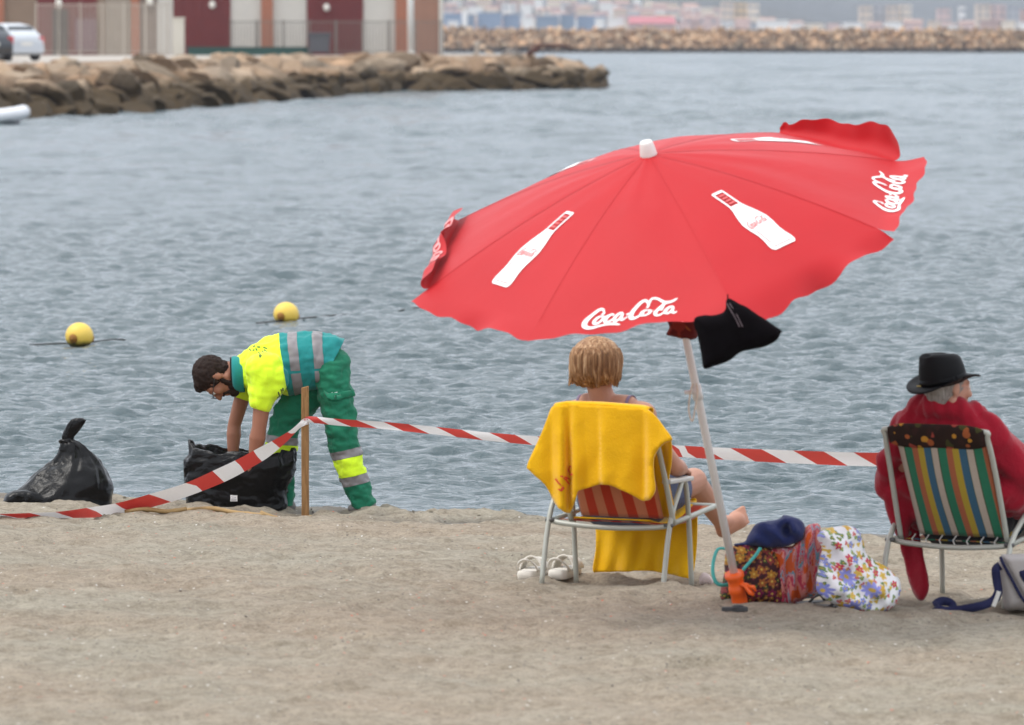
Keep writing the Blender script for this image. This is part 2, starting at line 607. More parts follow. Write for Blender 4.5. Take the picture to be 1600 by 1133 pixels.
xs = np.concatenate([np.linspace(-70, -9, 24)[:-1], np.linspace(-9, -4, 60)[:-1], np.arange(-4, 4, 0.026), np.linspace(4, 9, 60), np.linspace(9, 70, 24)[1:]])
ys = np.concatenate([np.linspace(-30, 13, 30)[:-1], np.arange(13, 33.2, 0.026), np.linspace(33.2, 60, 24)[1:]])
X, Y = np.meshgrid(xs, ys)
Zs = sand_z(X, Y)
nx, ny = len(xs), len(ys)
idx = np.arange(nx * ny).reshape(ny, nx)
quads = np.stack([idx[:-1, :-1], idx[:-1, 1:], idx[1:, 1:], idx[1:, :-1]], -1).reshape(-1, 4)

def np_mesh(name, co, q, mat):
    me = bpy.data.meshes.new(name)
    me.vertices.add(len(co)); me.vertices.foreach_set('co', co.ravel())
    me.loops.add(q.size); me.loops.foreach_set('vertex_index', q.ravel().astype(np.int32))
    me.polygons.add(len(q)); me.polygons.foreach_set('loop_start', np.arange(0, q.size, 4, dtype=np.int32))
    me.polygons.foreach_set('use_smooth', np.ones(len(q), bool))
    me.materials.append(mat)
    me.update(calc_edges=True)
    return me

me = np_mesh('sand', np.stack([X.ravel(), Y.ravel(), Zs.ravel()], 1), quads, m_sand())
sw = (31.25 - 0.5 * (np.clip(X, -9, 9) + 0.9)) - Y + 0.35 * vnoise(X * 0.9, X * 0 + 3.3, 5) + 0.12 * vnoise(X * 3.1, X * 0 + 1.3, 6)
a = me.attributes.new('wet', 'FLOAT', 'POINT')
wet = np.maximum(1 - (sw - 0.22 + 0.35 * vnoise(X * 2.2, Y * 2.2, 21)) / 0.45, np.where(sw < 1.6, (0.085 - Zs + 0.03 * vnoise(X * 3, Y * 3, 22)) / 0.05, 0))
a.data.foreach_set('value', np.clip(wet, 0, 1).ravel().astype(np.float32))
sand = tag(link('sand', me), kind='structure')

# shell bits and pebbles lying on it (nobody could count them)
def scatter(name, n, mat, smin, smax, region):
    V = []; F = []
    r = random.Random(hash(name) % 999 if False else len(name) * 13)
    base = [(1, 0, 0), (-1, 0, 0), (0, 1, 0), (0, -1, 0), (0, 0, 1), (0, 0, -1)]
    fc = [(0, 2, 4), (2, 1, 4), (1, 3, 4), (3, 0, 4), (2, 0, 5), (1, 2, 5), (3, 1, 5), (0, 3, 5)]
    pts = [region(r) for _ in range(n)]
    zz = sand_z(np.array([p[0] for p in pts]), np.array([p[1] for p in pts]))
    for (x, y), z in zip(pts, zz):
        s = smin + (smax - smin) * r.random() ** 3
        rot = Matrix.Rotation(r.random() * 6.28, 3, 'Z')
        o = len(V)
        for b in base:
            p = rot @ Vector((b[0] * s * r.uniform(0.7, 1.3), b[1] * s * r.uniform(0.4, 0.9), b[2] * s * r.uniform(0.3, 0.6)))
            V.append((x + p.x, y + p.y, z + p.z + s * 0.2))
        F += [tuple(i + o for i in f) for f in fc]
    mb = MB(); mb.add(V, F)
    return tag(mb.build(name, mat), kind='stuff')
def reg_all(r):
    y = r.uniform(15, 30.4); return (r.uniform(-1, 1) * y * 0.105, y)
def reg_shore(r):
    x = r.uniform(-3.2, 3.2); return (x, shore(x) - 0.18 - abs(r.gauss(0, 0.45)))
scatter('shell_fragments', 150, plain('shell', (0.50, 0.46, 0.41), 0.7), 0.002, 0.007, reg_all)
scatter('pebbles', 650, plain('pebble', (0.12, 0.10, 0.085), 0.7, 0.4), 0.002, 0.009, reg_all)
scatter('brick_crumbs', 60, plain('brick_crumb', (0.45, 0.13, 0.07), 0.8), 0.003, 0.008, reg_all)
scatter('shore_litter', 700, plain('shore_litter', (0.10, 0.085, 0.06), 0.9, 0.4), 0.003, 0.016, reg_shore)

# ---- water: real waves near the beach, a flat sheet beyond
def m_water():
    t = NT('sea_water')
    p = t.coord('Object', (0.55, 1.0, 1.0))
    n1 = t.noise(12.0, 5, 0.62, p, 0.4)
    n2 = t.noise(1.1, 4, 0.6, p, 0.3)
    h = t.math('ADD', t.math('MULTIPLY', n1, 0.65), t.math('MULTIPLY', n2, 0.9))
    t.bump(h, 0.8, 0.09)
    big = t.noise(0.12, 3, 0.5, t.coord('Object', (0.5, 1, 1)))
    c = t.mix(big, (0.046, 0.072, 0.080), (0.066, 0.096, 0.106))
    t.b.inputs['IOR'].default_value = 1.333
    yy = t.sep(t.coord('Object'))[1]
    mr = t.new('ShaderNodeMapRange'); mr.inputs['From Min'].default_value = 45; mr.inputs['From Max'].default_value = 260
    mr.inputs['To Min'].default_value = 0.07; mr.inputs['To Max'].default_value = 0.17
    t.lk(yy, mr.inputs['Value'])                  # ripples too small to mesh out there act as roughness
    # gusts roughen the far water in patches
    gust = t.math('MULTIPLY', t.noise(1.0, 4, 0.65, t.coord('Object', (0.9, 0.16, 1))), t.noise(1.0, 3, 0.6, t.coord('Object', (0.10, 0.03, 1))))
    fm = t.new('ShaderNodeMapRange'); fm.inputs['From Min'].default_value = 45; fm.inputs['From Max'].default_value = 150
    t.lk(yy, fm.inputs['Value'])
    g = t.math('MULTIPLY', t.math('SUBTRACT', gust, 0.20, clamp=True), t.math('MULTIPLY', fm.outputs[0], 1.5))
    return t.out(c, t.math('ADD', mr.outputs[0], g), 0, 0.5)
MW = m_water()
rows = []
d = 27.5
while d < 330:
    rows.append(d)
    d += max(0.022, (0.58 if d < 115 else 1.1) * d * d / (FPX * 2.6))
rows += list(np.geomspace(332, 9000, 70))
rows = np.array(rows)
cols = np.concatenate([np.linspace(-1.2, -0.125, 36)[:-1], np.linspace(-0.125, 0.125, 560), np.linspace(0.125, 1.2, 36)[1:]])
CX = cols[None, :] * rows[:, None]
CY = np.repeat(rows[:, None], len(cols), 1)
CZ = np.zeros_like(CX)
wr = np.random.RandomState(5)
dsp = np.gradient(rows)
amp_var = 0.75 + 0.9 * (vnoise(CX * 0.11, CY * 0.07, 31) + 0.5)
for i in range(96):
    lam = 0.095 * (1.7 / 0.095) ** (wr.rand() ** 1.5)
    th = -pi / 2 + wr.randn() * (0.55 if lam < .7 else 0.95)
    st = 0.0275 * (0.8 + 0.5 * wr.rand())
    far = 1.0
    if lam < .6: st *= 1.45
    if lam > .9: st *= 0.62; far = np.clip((rows - 30) / 70, .30, 1.1)
    A = st * lam / (2 * pi)
    k = 2 * pi / lam
    att = far * np.clip((lam / (2.0 * dsp * abs(math.sin(th)) + 1e-6) - 0.5) / 1.0, 0, 1) * np.clip((lam / (rows * 0.25 / 560 * 2.4) - 0.6), 0, 1)
    use = att > 0.001
    ph = k * (math.cos(th) * CX[use] + math.sin(th) * CY[use]) + wr.rand() * 6.28
    s = np.sin(ph)
    CZ[use] += (A * att[use])[:, None] * (s + 0.25 * np.sin(2 * ph + 1.2))
for i in range(36):                                # longer wavelets that only build up out in the open bay
    lam = rnd.uniform(1.2, 5.5); th = rnd.uniform(0, 6.283); A = 0.020 * lam / (2 * pi); k = 2 * pi / lam
    att = np.clip((rows - 55) / 90, 0, 1) * np.clip(lam / (1.5 * dsp * abs(math.sin(th)) + 1e-6) - 0.6, 0, 1)
    use = att > 0.001
    CZ[use] += (A * att[use])[:, None] * np.sin(k * (math.cos(th) * CX[use] + math.sin(th) * CY[use]) + rnd.random() * 6.28)
CZ *= amp_var
shx = 31.25 - 0.5 * (np.clip(CX, -9, 9) + 0.9)
CZ *= np.clip((CY - shx + 0.4) / 2.2, 0.15, 1)
CZ[(np.abs(CX) > 0.2 * CY)] *= 0.6
nx, ny = len(cols), len(rows)
idx = np.arange(nx * ny).reshape(ny, nx)
quads = np.stack([idx[:-1, :-1], idx[:-1, 1:], idx[1:, 1:], idx[1:, :-1]], -1).reshape(-1, 4)
water = tag(link('water', np_mesh('water', np.stack([CX.ravel(), CY.ravel(), CZ.ravel()], 1), quads, MW)), kind='structure')

# ---- rocks
def boulder_mesh(name, seed, mat, sub=2):
    bm = bmesh.new()
    bmesh.ops.create_icosphere(bm, subdivisions=sub, radius=1)
    r = random.Random(seed)
    for _ in range(9):
        n = Vector((r.gauss(0, 1), r.gauss(0, 1), r.gauss(0, 1))).normalized()
        dd = r.uniform(0.42, 0.80)
        for v in bm.verts:
            e = v.co.dot(n) - dd
            if e > 0: v.co -= n * e
    for v in bm.verts:
        v.co *= 1 + 0.10 * mnoise.noise(v.co * 1.7 + Vector((seed, 0, 0)))
    me = bpy.data.meshes.new(name); bm.to_mesh(me); bm.free()
    me.materials.append(mat)
    return me

def m_rock(name, pale, dark, tide, tw, var=0.35):
    t = NT(name)
    geo = t.new('ShaderNodeNewGeometry')
    oi = t.new('ShaderNodeObjectInfo')
    rr = t.math('FRACT', t.math('ADD', geo.outputs['Random Per Island'], oi.outputs['Random']))
    z = t.sep(geo.outputs['Position'])[2]
    n = t.noise(1.3, 5, 0.6, geo.outputs['Position'])
    n2 = t.noise(5, 4, 0.6, geo.outputs['Position'])
    c = t.mix(rr, tuple(Vector(pale) * (1 - var)), tuple(Vector(pale) * (1 + var * 0.7)))
    c = t.mix(t.math('FRACT', t.math('MULTIPLY', rr, 7.3)), c, t.mix(1.0, c, (1.12, 0.93, 0.78), 'MULTIPLY'))
    c = t.mix(t.ramp(n2, [(0.3, 0), (0.7, 1)]), t.mix(1.0, c, (0.75, 0.72, 0.68), 'MULTIPLY'), c)
    wl = t.math('ADD', z, t.math('MULTIPLY', t.math('SUBTRACT', n, 0.5), 1.1))
    f = t.new('ShaderNodeMapRange'); f.inputs['From Min'].default_value = tide; f.inputs['From Max'].default_value = tide + tw
    t.lk(wl, f.inputs['Value'])
    c = t.mix(f.outputs[0], t.mix(n2, tuple(Vector(dark) * 0.6), tuple(Vector(dark) * 1.5)), c)
    t.bump(t.noise(6, 5, 0.65, geo.outputs['Position']), 0.5, 0.08)
    return t.out(c, 0.85, 0, 0.2)
MR1 = m_rock('jetty_rock', (0.30, 0.235, 0.17), (0.055, 0.036, 0.016), 0.80, 0.35, 0.45)
MR2 = m_rock('breakwater_rock', (0.42, 0.315, 0.215), (0.05, 0.04, 0.03), 0.6, 0.5, 0.55)
BM1 = [boulder_mesh('boulder', 10 + i, MR1) for i in range(9)]
BM2 = [boulder_mesh('boulder', 40 + i, MR2, 1) for i in range(9)]

def path_at(P, s):
    for a, b in zip(P, P[1:]):
        L = (b - a).length
        if s <= L: return a + (b - a) * (s / L), (b - a).normalized()
        s -= L
    return P[-1].copy(), (P[-1] - P[-2]).normalized()

def place_rocks(parent, spots, meshes, limit, mat, stuff_name):
    """spots: (visible size in px, location, scale, rotation); the biggest become parts, the rest one mesh"""
    spots.sort(key=lambda q: -q[0])
    loc0 = parent.location
    mb = MB()
    for i, (sz, loc, sc, rot) in enumerate(spots):
        m = meshes[i % len(meshes)]
        if i < limit:
            o = bpy.data.objects.new('boulder', m); COL.objects.link(o)
            o.parent = parent; o.location = Vector(loc) - loc0; o.scale = sc; o.rotation_euler = rot
        else:
            M = Matrix.LocRotScale(Vector(loc), __import__('mathutils').Euler(rot), Vector(sc))
            mb.add([M @ v.co for v in m.vertices], [tuple(p.vertices) for p in m.polygons])
    if mb.v:
        tag(mb.build(stuff_name, mat, parent), kind='stuff')

JP = [Vector(p) for p in ((-30, 150), (-16.0, 178), (-14.0, 193), (-10.6, 229), (-8.5, 251), (-6.0, 281), (-0.64, 285), (3.3, 292), (4.6, 301), (4.7, 314), (2.7, 327))]
m_pave = plain('jetty_paving', (0.36, 0.325, 0.285), 0.9, 0.15, 0.6, 0.2, 4)
def inset(P, d):
    out = []
    for i, p in enumerate(P):
        t = (P[min(i + 1, len(P) - 1)] - P[max(i - 1, 0)]).normalized()
        out.append(p + Vector((-t.y, t.x)) * d)
    return out
mb = MB()
c0, c1 = inset(JP, 1.8), inset(JP, 4.4)
back = [Vector((-75, 150)), ] 
ring_lo = [Vector((p.x, p.y, -1.0)) for p in c0] + [Vector((-90, 334, -1.0)), Vector((-90, 150, -1.0))]
ring_hi = [Vector((p.x, p.y, 1.72)) for p in c1] + [Vector((-90, 331, 1.72)), Vector((-90, 153, 1.72))]
mb.loft([ring_lo, ring_hi], True)
jetty = tag(mb.build('jetty', m_pave), kind='structure')
clean(jetty.data)
jetty.data.materials.append(MR1)                        # its flanks are rubble core, its top is paved
for p in jetty.data.polygons: p.material_index = 0 if p.normal.z > 0.9 else 1
spots = []
L = sum((b - a).length for a, b in zip(JP, JP[1:]))
r = random.Random(3)
for row, (off, z, sz) in enumerate(((0.35, 0.02, 1.2), (1.1, 0.38, 1.2), (1.9, 0.72, 1.2), (2.9, 1.02, 1.15), (3.9, 1.22, 0.95))):
    s = 8.0 + row * 0.4
    while s < L - 1:
        p, t = path_at(JP, s)
        nrm_ = Vector((-t.y, t.x))
        obl = abs(t.x)                                   # 1 where the jetty runs across the view
        q = p + nrm_ * (off + r.uniform(-0.25, 0.25))
        k = sz * r.uniform(0.5, 1.15)
        spots.append((k / q.y * (0.6 + obl) * (1 if q.x / q.y > -0.1 else 0.05), (q.x, q.y, z + r.uniform(-0.22, 0.16)),
                      (1.55 * k, 1.0 * k, 0.52 * k), (r.uniform(-.5, .5), r.uniform(-.5, .5), math.atan2(t.y, t.x) + r.uniform(-.7, .7))))
        s += (0.85 + 0.75 * (1 - obl)) * k
place_rocks(jetty, spots, BM1, 300, MR1, 'boulder_heap')

# rubble that lies on the top of the jetty
mb = MB()
mb.add(*[([], [])][0])
BP = [Vector((-140, 1050)), Vector((260, 1050))]
mb = MB()
mb.loft([[Vector((-140, 1050.5, -1)), Vector((260, 1050.5, -1)), Vector((260, 1066, -1)), Vector((-140, 1066, -1))],
         [Vector((-140, 1056.5, 4.1)), Vector((260, 1056.5, 4.1)), Vector((260, 1060, 4.1)), Vector((-140, 1060, 4.1))]], True)
bw = tag(mb.build('breakwater', MR2), kind='structure')
clean(bw.data)
spots = []
for row in range(6):
    x = -60.0
    while x < 150:
        k = r.uniform(0.7, 1.35)
        vis = -14 < x < 97
        z = 0.15 + row * 0.78 + r.uniform(-.3, .3)
        spots.append(((k if vis else 0.01), (x, 1050.2 + row * 1.15 + r.uniform(-.4, .4), z), (0.95 * k, 0.8 * k, 0.7 * k), (r.uniform(-.6, .6), r.uniform(-.6, .6), r.uniform(0, 6.28))))
        x += 1.15 * k + r.uniform(0, 0.25)
place_rocks(bw, spots, BM2, 300, MR2, 'boulder_heap')

# ---- far shore: terrain, hills
def far_z(X, Y):
    X = np.asarray(X, float); Y = np.asarray(Y, float)
    u = X / Y                                             # bearing
    slope = np.clip((Y - 2500) / 1500, 0, 1) * np.interp(u, [-0.05, 0.0, 0.035, 0.06, 0.1], [72, 68, 34, 6, 3])
    hill = 190 * np.clip((Y - 4200) / 3000, 0, 1) ** 1.1 * (0.75 + 0.7 * vnoise(X * 0.0007, Y * 0.0006, 51) + 0.3 * vnoise(X * 0.003, Y * 0.002, 52))
    return 2.5 + slope + hill
xs = np.linspace(-2600, 2600, 160); ys = np.concatenate([np.linspace(2350, 4200, 40), np.linspace(4300, 8600, 60)])
X, Y = np.meshgrid(xs, ys); Z = far_z(X, Y); Z[0, :] = -1
idx = np.arange(X.size).reshape(X.shape)
quads = np.stack([idx[:-1, :-1], idx[:-1, 1:], idx[1:, 1:], idx[1:, :-1]], -1).reshape(-1, 4)
t = NT('hill_scrub')
c = t.mix(t.noise(0.006, 6, 0.65), (0.05, 0.055, 0.05), (0.11, 0.105, 0.09))
mh = t.out(c, 0.95, 0, 0.1)
tag(link('hills', np_mesh('hills', np.stack([X.ravel(), Y.ravel(), Z.ravel()], 1), quads, mh)), kind='structure')

# ---- the town across the bay
def wallm(name, c): return plain(name, c, 0.8, 0.08, 0.3, 0)
CITY = {
    'cream': wallm('cream_render', (0.80, 0.68, 0.54)), 'white': wallm('white_render', (0.86, 0.83, 0.79)),
    'pink': wallm('pink_render', (0.66, 0.47, 0.42)), 'grey': wallm('grey_render', (0.42, 0.42, 0.43)),
    'beige': wallm('beige_render', (0.66, 0.53, 0.41)), 'blue': wallm('blue_cladding', (0.22, 0.29, 0.40)),
    'terracotta': wallm('terracotta_render', (0.46, 0.30, 0.25)), 'red': wallm('red_sheet_roof', (0.42, 0.13, 0.14)), 'ochre': wallm('ochre_render', (0.66, 0.50, 0.28)),
    'slate': wallm('slate_blue_cladding', (0.20, 0.26, 0.34)),
}
MGL = plain('far_window_glass', (0.24, 0.25, 0.27), 0.3, 0.1, 1, 0)
MRF = plain('far_roof_tile', (0.38, 0.24, 0.19), 0.85, 0.15, 0.5, 0)
def town_block(name, x0, x1, ytop, D, hue, label, cat='building', group=None, windows=True, pitched=False, ybase=None, depth=None):
    k = D / FPX
    xa, xb = (x0 - 800) * k, (x1 - 800) * k
    zt = CAM_Z - (ytop - 60) * k
    cx = (xa + xb) / 2
    zb = float(far_z(np.array([cx]), np.array([D]))[0]) - 1.0 if ybase is None else CAM_Z - (ybase - 60) * k
    w = xb - xa; dp = depth or max(8.0, w * 0.7)
    root = empty(name, (cx, D + dp / 2, zb), label, cat, group)
    h = max(zt - zb, 3.0)
    MB().box((0, 0, h / 2), (w, dp, h)).build('wall', CITY[hue]).parent = root
    rb = MB()
    if pitched:
        e = 0.4
        rb.add([(-w / 2 - e, -dp / 2 - e, h), (w / 2 + e, -dp / 2 - e, h), (w / 2 + e, dp / 2 + e, h), (-w / 2 - e, dp / 2 + e, h), (-w / 2, 0, h + w * 0.16), (w / 2, 0, h + w * 0.16)],
               [(0, 1, 5, 4), (1, 2, 5), (2, 3, 4, 5), (3, 0, 4), (3, 2, 1, 0)])
        rb.build('roof', MRF if pitched is True else CITY[pitched]).parent = root
    else:
        rb.box((0, 0, h + 0.2), (w + 0.5, dp + 0.5, 0.4)).build('roof', CITY[hue]).parent = root
    if windows:
        nfl = max(2, int(h / 3.1))
        nc = max(2, min(5, int(w / 4)))
        vis = [f for f in range(nfl) if zb + (f + 1) * h / nfl > 4.0][-4:]
        for f in vis:
            for c_ in range(nc):
                wm = bpy.data.meshes.get('far_window') or MB().box((0, 0, 0), (1.5, 0.16, 1.5)).mesh('far_window', MGL)
                o = bpy.data.objects.new('window', wm); COL.objects.link(o)
                o.parent = root; o.location = (-w / 2 + (c_ + 0.5) * w / nc, -dp / 2 - 0.04, (f + 0.55) * h / nfl)
    return root
D1 = 2750
town_block('apartment_tower', 1342, 1362, 11, D1, 'beige', 'beige tower at the darker end of the slab group behind the breakwater')
town_block('apartment_tower', 1363, 1384, 9, D1 + 8, 'grey', 'grey tower between two beige towers of the slab group')
town_block('apartment_tower', 1385, 1404, 10, D1 + 4, 'beige', 'tallest beige tower in the middle of the slab group')
town_block('apartment_tower', 1405, 1423, 9, D1 + 10, 'cream', 'cream tower closing the slab group')
town_block('apartment_tower', 1127, 1146, 4, D1 - 60, 'beige', 'tall beige tower next to the low pink block')
town_block('apartment_tower', 1147, 1166, 6, D1 - 55, 'ochre', 'ochre tower standing between a beige and a cream one')
town_block('apartment_tower', 1167, 1185, 7, D1 - 60, 'cream', 'pale cream tower beside the ochre one')
town_block('apartment_block', 1086, 1124, 28, D1 - 120, 'pink', 'low pink block in front of the beige towers')
town_block('apartment_tower', 1464, 1484, 15, D1 + 60, 'pink', 'lone narrow pink tower against the hill')
town_block('apartment_tower', 1499, 1507, 12, D1 + 90, 'white', 'thin white tower beside the pinkish grey block')
town_block('apartment_tower', 1524, 1546, 8, D1, 'beige', 'broad beige tower near the end of the breakwater view')
town_block('apartment_tower', 1547, 1570, 9, D1 + 6, 'pink', 'pinkish tower joined to the broad beige one')
town_block('apartment_tower', 1571, 1592, 10, D1 + 3, 'grey', 'pale grey tower joined to the pinkish one')
town_block('apartment_block', 1594, 1630, 16, D1 + 30, 'terracotta', 'terracotta block cut by the edge of the view')
town_block('warehouse', 1184, 1232, 33, 2520, 'white', 'long white shed on the far quay under the towers', 'warehouse', None, False)
town_block('warehouse', 950, 975, 29, 2480, 'white', 'bright white shed beside the red roofed hall', 'warehouse', None, False)
town_block('warehouse', 983, 1054, 37, 2470, 'terracotta', 'wide hall with a dark red pitched roof on the far quay', 'warehouse', None, False, 'red')
town_block('apartment_block', 1026, 1046, 24, 2600, 'ochre', 'yellowish block behind the red roofed hall')
town_block('apartment_block', 1048, 1062, 22, 2650, 'cream', 'cream block between the yellowish block and the pink block')
for i, (x0, x1, y, hue, lab) in enumerate(((692, 722, 22, 'blue', 'blue cladded shed closest to the red boathouse'), (726, 742, 24, 'slate', 'slate blue shed next to the blue one'),
      (746, 784, 21, 'blue', 'broad blue shed on the far quay'), (786, 812, 24, 'blue', 'narrow blue shed with a pale neighbour'),
      (838, 872, 26, 'slate', 'slate shed under the white terraces'), (876, 898, 24, 'slate', 'dark slate silo house on the quay'), (902, 946, 26, 'blue', 'blue shed beside the bright white shed'))):
    town_block('warehouse', x0, x1, y, 2440 + 8 * i, hue, lab, 'warehouse', 'sheds on the far quay', False)
for i, (x0, x1, y) in enumerate(((700, 716, 34), (815, 834, 28), (722, 730, 16), (930, 944, 30))):
    town_block('small_house', x0, x1, y, 2410 + 6 * i, 'white', ['white house by the water under the blue sheds', 'white house between the blue and slate sheds', 'slim white tower above the blue sheds', 'white house in front of the blue shed'][i], 'house', None, False)
rc = random.Random(21)
names_h = list(CITY)
def pale(): return rc.choice(['white', 'cream', 'pink', 'beige', 'white', 'cream', 'grey', 'pink', 'terracotta'])
HN = {'white': 'white', 'cream': 'cream', 'pink': 'pink', 'beige': 'beige', 'grey': 'grey', 'terracotta': 'terracotta'}
ROWN = ['lowest', 'second', 'third', 'fourth', 'fifth', 'topmost']
for row in range(6):
    D = 2570 + row * 80
    x = 680.0 + row * 7
    xe = [1330, 1250, 1200, 1170, 1140, 1120][row]
    spec = []
    while x < xe:
        w = rc.uniform(10, 25)
        spec.append((x, w, rc.uniform(6, 13), pale(), rc.random() < 0.3, rc.random() < 0.35))
        x += w + rc.uniform(0.5, 7)
    for i, (x, w, hpx, hue, win, pit) in enumerate(spec):
        zg = float(far_z(np.array([(x - 800) / FPX * D]), np.array([D]))[0])
        hm = hpx / FPX * D * 1.0 + 2
        yt = 60 - (zg + hm - CAM_Z) / D * FPX
        lf = HN[spec[i - 1][3]] if i else None
        rg_ = HN[spec[i + 1][3]] if i + 1 < len(spec) else None
        size = 'wide' if w > 20 else 'narrow' if w < 14 else ''
        lab = f"{size + ' ' if size else ''}{HN[hue]} {'pitched' if pit else 'flat'} roofed house, {ROWN[row]} terrace of far town, " + (f"between {lf} and {rg_}" if lf and rg_ else f"beside {lf or rg_}, end of its row")
        town_block('hillside_house', x, x + w, yt, D, hue, lab, 'building', 'crowded houses of the far town', win, pit)
x = 1236.0
spec = []
while x < 1640:
    w = rc.uniform(12, 30)
    spec.append((x, w, rc.uniform(33, 39), pale(), rc.random() < 0.3))
    x += w + rc.uniform(1, 12)
seen_ = set()
for i, (x, w, yt, hue, pit) in enumerate(spec):
    lf = HN[spec[i - 1][3]] if i else 'a long shed'
    rg_ = HN[spec[i + 1][3]] if i + 1 < len(spec) else 'nothing'
    lab = f"{'wide' if w > 21 else 'narrow'} {HN[hue]} {'pitched' if pit else 'flat'} roofed building over far breakwater, between {lf} and {rg_}"
    if lab in seen_: lab = lab.replace('building over', 'building close over')
    seen_.add(lab)
    town_block('waterfront_house', x, x + w, yt, 2560, hue, lab, 'building', 'low buildings along the far waterfront', False, pit)
    x += 0

# ---- buildings on the jetty
BD = 300.0; BK = BD / FPX
BX = lambda px: (px - 800) * BK
BZ = 1.72
def rect(name, px0, px1, z0, z1, yo, dp, mat, parent, bev=0.0):
    m = MB(); m.box(((BX(px0) + BX(px1)) / 2, BD + yo + dp / 2, (z0 + z1) / 2), (BX(px1) - BX(px0), dp, z1 - z0))
    o = m.build(name, mat, parent)
    return o
M_brick = NT('orange_brick')
br = M_brick.new('ShaderNodeTexBrick'); br.inputs['Scale'].default_value = 1.0
br.inputs['Brick Width'].default_value = 0.24; br.inputs['Row Height'].default_value = 0.07; br.inputs['Mortar Size'].default_value = 0.008
br.inputs['Color1'].default_value = (0.40, 0.13, 0.07, 1); br.inputs['Color2'].default_value = (0.33, 0.11, 0.06, 1); br.inputs['Mortar'].default_value = (0.3, 0.22, 0.17, 1)
sx_ = M_brick.sep(M_brick.coord('Object'))
M_brick.lk(M_brick.comb(M_brick.math('ADD', sx_[0], sx_[1]), sx_[2], 0), br.inputs['Vector'])
M_brick = M_brick.out(br.outputs['Color'], 0.9, 0, 0.2)
m_white = plain('boathouse_white', (0.56, 0.53, 0.48), 0.7, 0.08, 2, 0.1, 8)
m_reddoor = plain('dark_red_door', (0.12, 0.009, 0.008), 0.55, 0.2, 1.2, 0.1, 6)
m_tan = plain('tan_wall', (0.22, 0.155, 0.11), 0.85, 0.18, 1.0, 0.2, 5)
m_brown = plain('brown_brick_wall', (0.30, 0.16, 0.11), 0.85, 0.2, 1.0, 0.2, 5)
m_dark = plain('dark_opening', (0.045, 0.038, 0.034), 0.7, 0.2, 1, 0)
m_lamp = plain('lamp_globe', (0.75, 0.72, 0.66), 0.4, 0.03, 3, 0)
m_fence = plain('fence_iron', (0.16, 0.14, 0.12), 0.6, 0.2, 3, 0)
m_rooft = plain('boathouse_roof', (0.30, 0.13, 0.09), 0.85, 0.2, 1, 0.2, 3)
HT = BZ + 5.2
bh = empty('boathouse', (BX(470), BD + 4, BZ - 0.1), 'long white boathouse with dark red doors and orange brick pillars on the jetty', 'building')
rect('wall', 247, 690, BZ - 0.1, HT, 0, 8, m_white, bh)
for a, b in ((272, 361), (480, 568)):
    dr = rect('door', a, b, BZ, BZ + 4.2, -0.10, 0.14, m_reddoor, bh)
    for k in range(1, 6):
        xx = a + (b - a) * k / 6
        rect('door_board', xx - 0.9, xx + 0.9, BZ, BZ + 4.2, -0.125, 0.02, m_reddoor, dr)
for a, b in ((409, 427), (618, 637)):
    rect('pillar', a, b, BZ - 0.1, HT, -0.22, 0.3, M_brick, bh)
rect('end_wall', 637.5, 690, BZ - 0.1, HT, -0.16, 0.155, m_brown, bh)
rect('corner_post', 686, 692, BZ - 0.1, BZ + 4.5, -0.3, 0.13, m_white, bh)
rect('roof', 243, 696, HT + 0.003, HT + 0.35, -0.6, 9.2, m_rooft, bh)
for px, py in ((333, 8), (511, 12)):
    m = MB(); p = Vector((BX(px), BD - 0.28, CAM_Z - (py - 60) * BK)); m.sphere(p, 0.17, 12, 8, (1, .7, 1.15)); lo = m.build('wall_lamp', m_lamp, bh, True)
    m = MB(); m.box(p + Vector((0, 0.13, 0.18)), (0.12, 0.16, 0.12)); m.build('bracket', m_fence, lo)
sh = empty('brick_shed', (BX(90), BD + 4, BZ - 0.1), 'brown brick shed with dark door standing behind the two parked cars', 'building')
rect('wall', -160, 246.5, BZ - 0.1, HT - 0.8, 0, 8, m_tan, sh)
for a, b, m_ in ((60, 153, m_reddoor), (83, 108, m_dark), (153, 165, m_tan), (206, 219, M_brick), (-12, 8, M_brick)):
    rect('door' if m_ in (m_reddoor, m_dark) else 'pillar', a, b, BZ, BZ + (4.0 if m_ is not m_dark else 2.4), -0.10 - (0.04 if m_ is m_dark else 0.0) - (0.08 if m_ is M_brick else 0), 0.12, m_, sh)
rect('wall_panel', 120, 153, BZ + 0.2, BZ + 1.9, -0.2, 0.05, plain('purple_brown_panel', (0.16, 0.085, 0.10), 0.7), sh)
rect('wall_panel', 165, 206, BZ, BZ + 3.9, -0.03, 0.035, plain('grey_plaster', (0.30, 0.25, 0.20), 0.85, 0.15, 2), sh)
rect('wall_panel', 219.5, 246, BZ, BZ + 3.9, -0.03, 0.035, plain('grey_brown_plaster', (0.22, 0.17, 0.14), 0.85, 0.15, 2), sh)
for px, py in ((94, 6), (236, 2)):
    m = MB(); p = Vector((BX(px), BD - 0.32, CAM_Z - (py - 60) * BK)); m.sphere(p, 0.19, 12, 8, (1, .7, 1.3)); lo = m.build('wall_lamp', m_lamp, sh, True)
    m = MB(); m.box(p + Vector((0, 0.13, -0.3)), (0.5, 0.2, 0.08)); m.build('bracket', m_fence, lo)
rect('roof', -165, 246, HT - 0.797, HT - 0.5, -0.5, 9.0, m_rooft, sh)

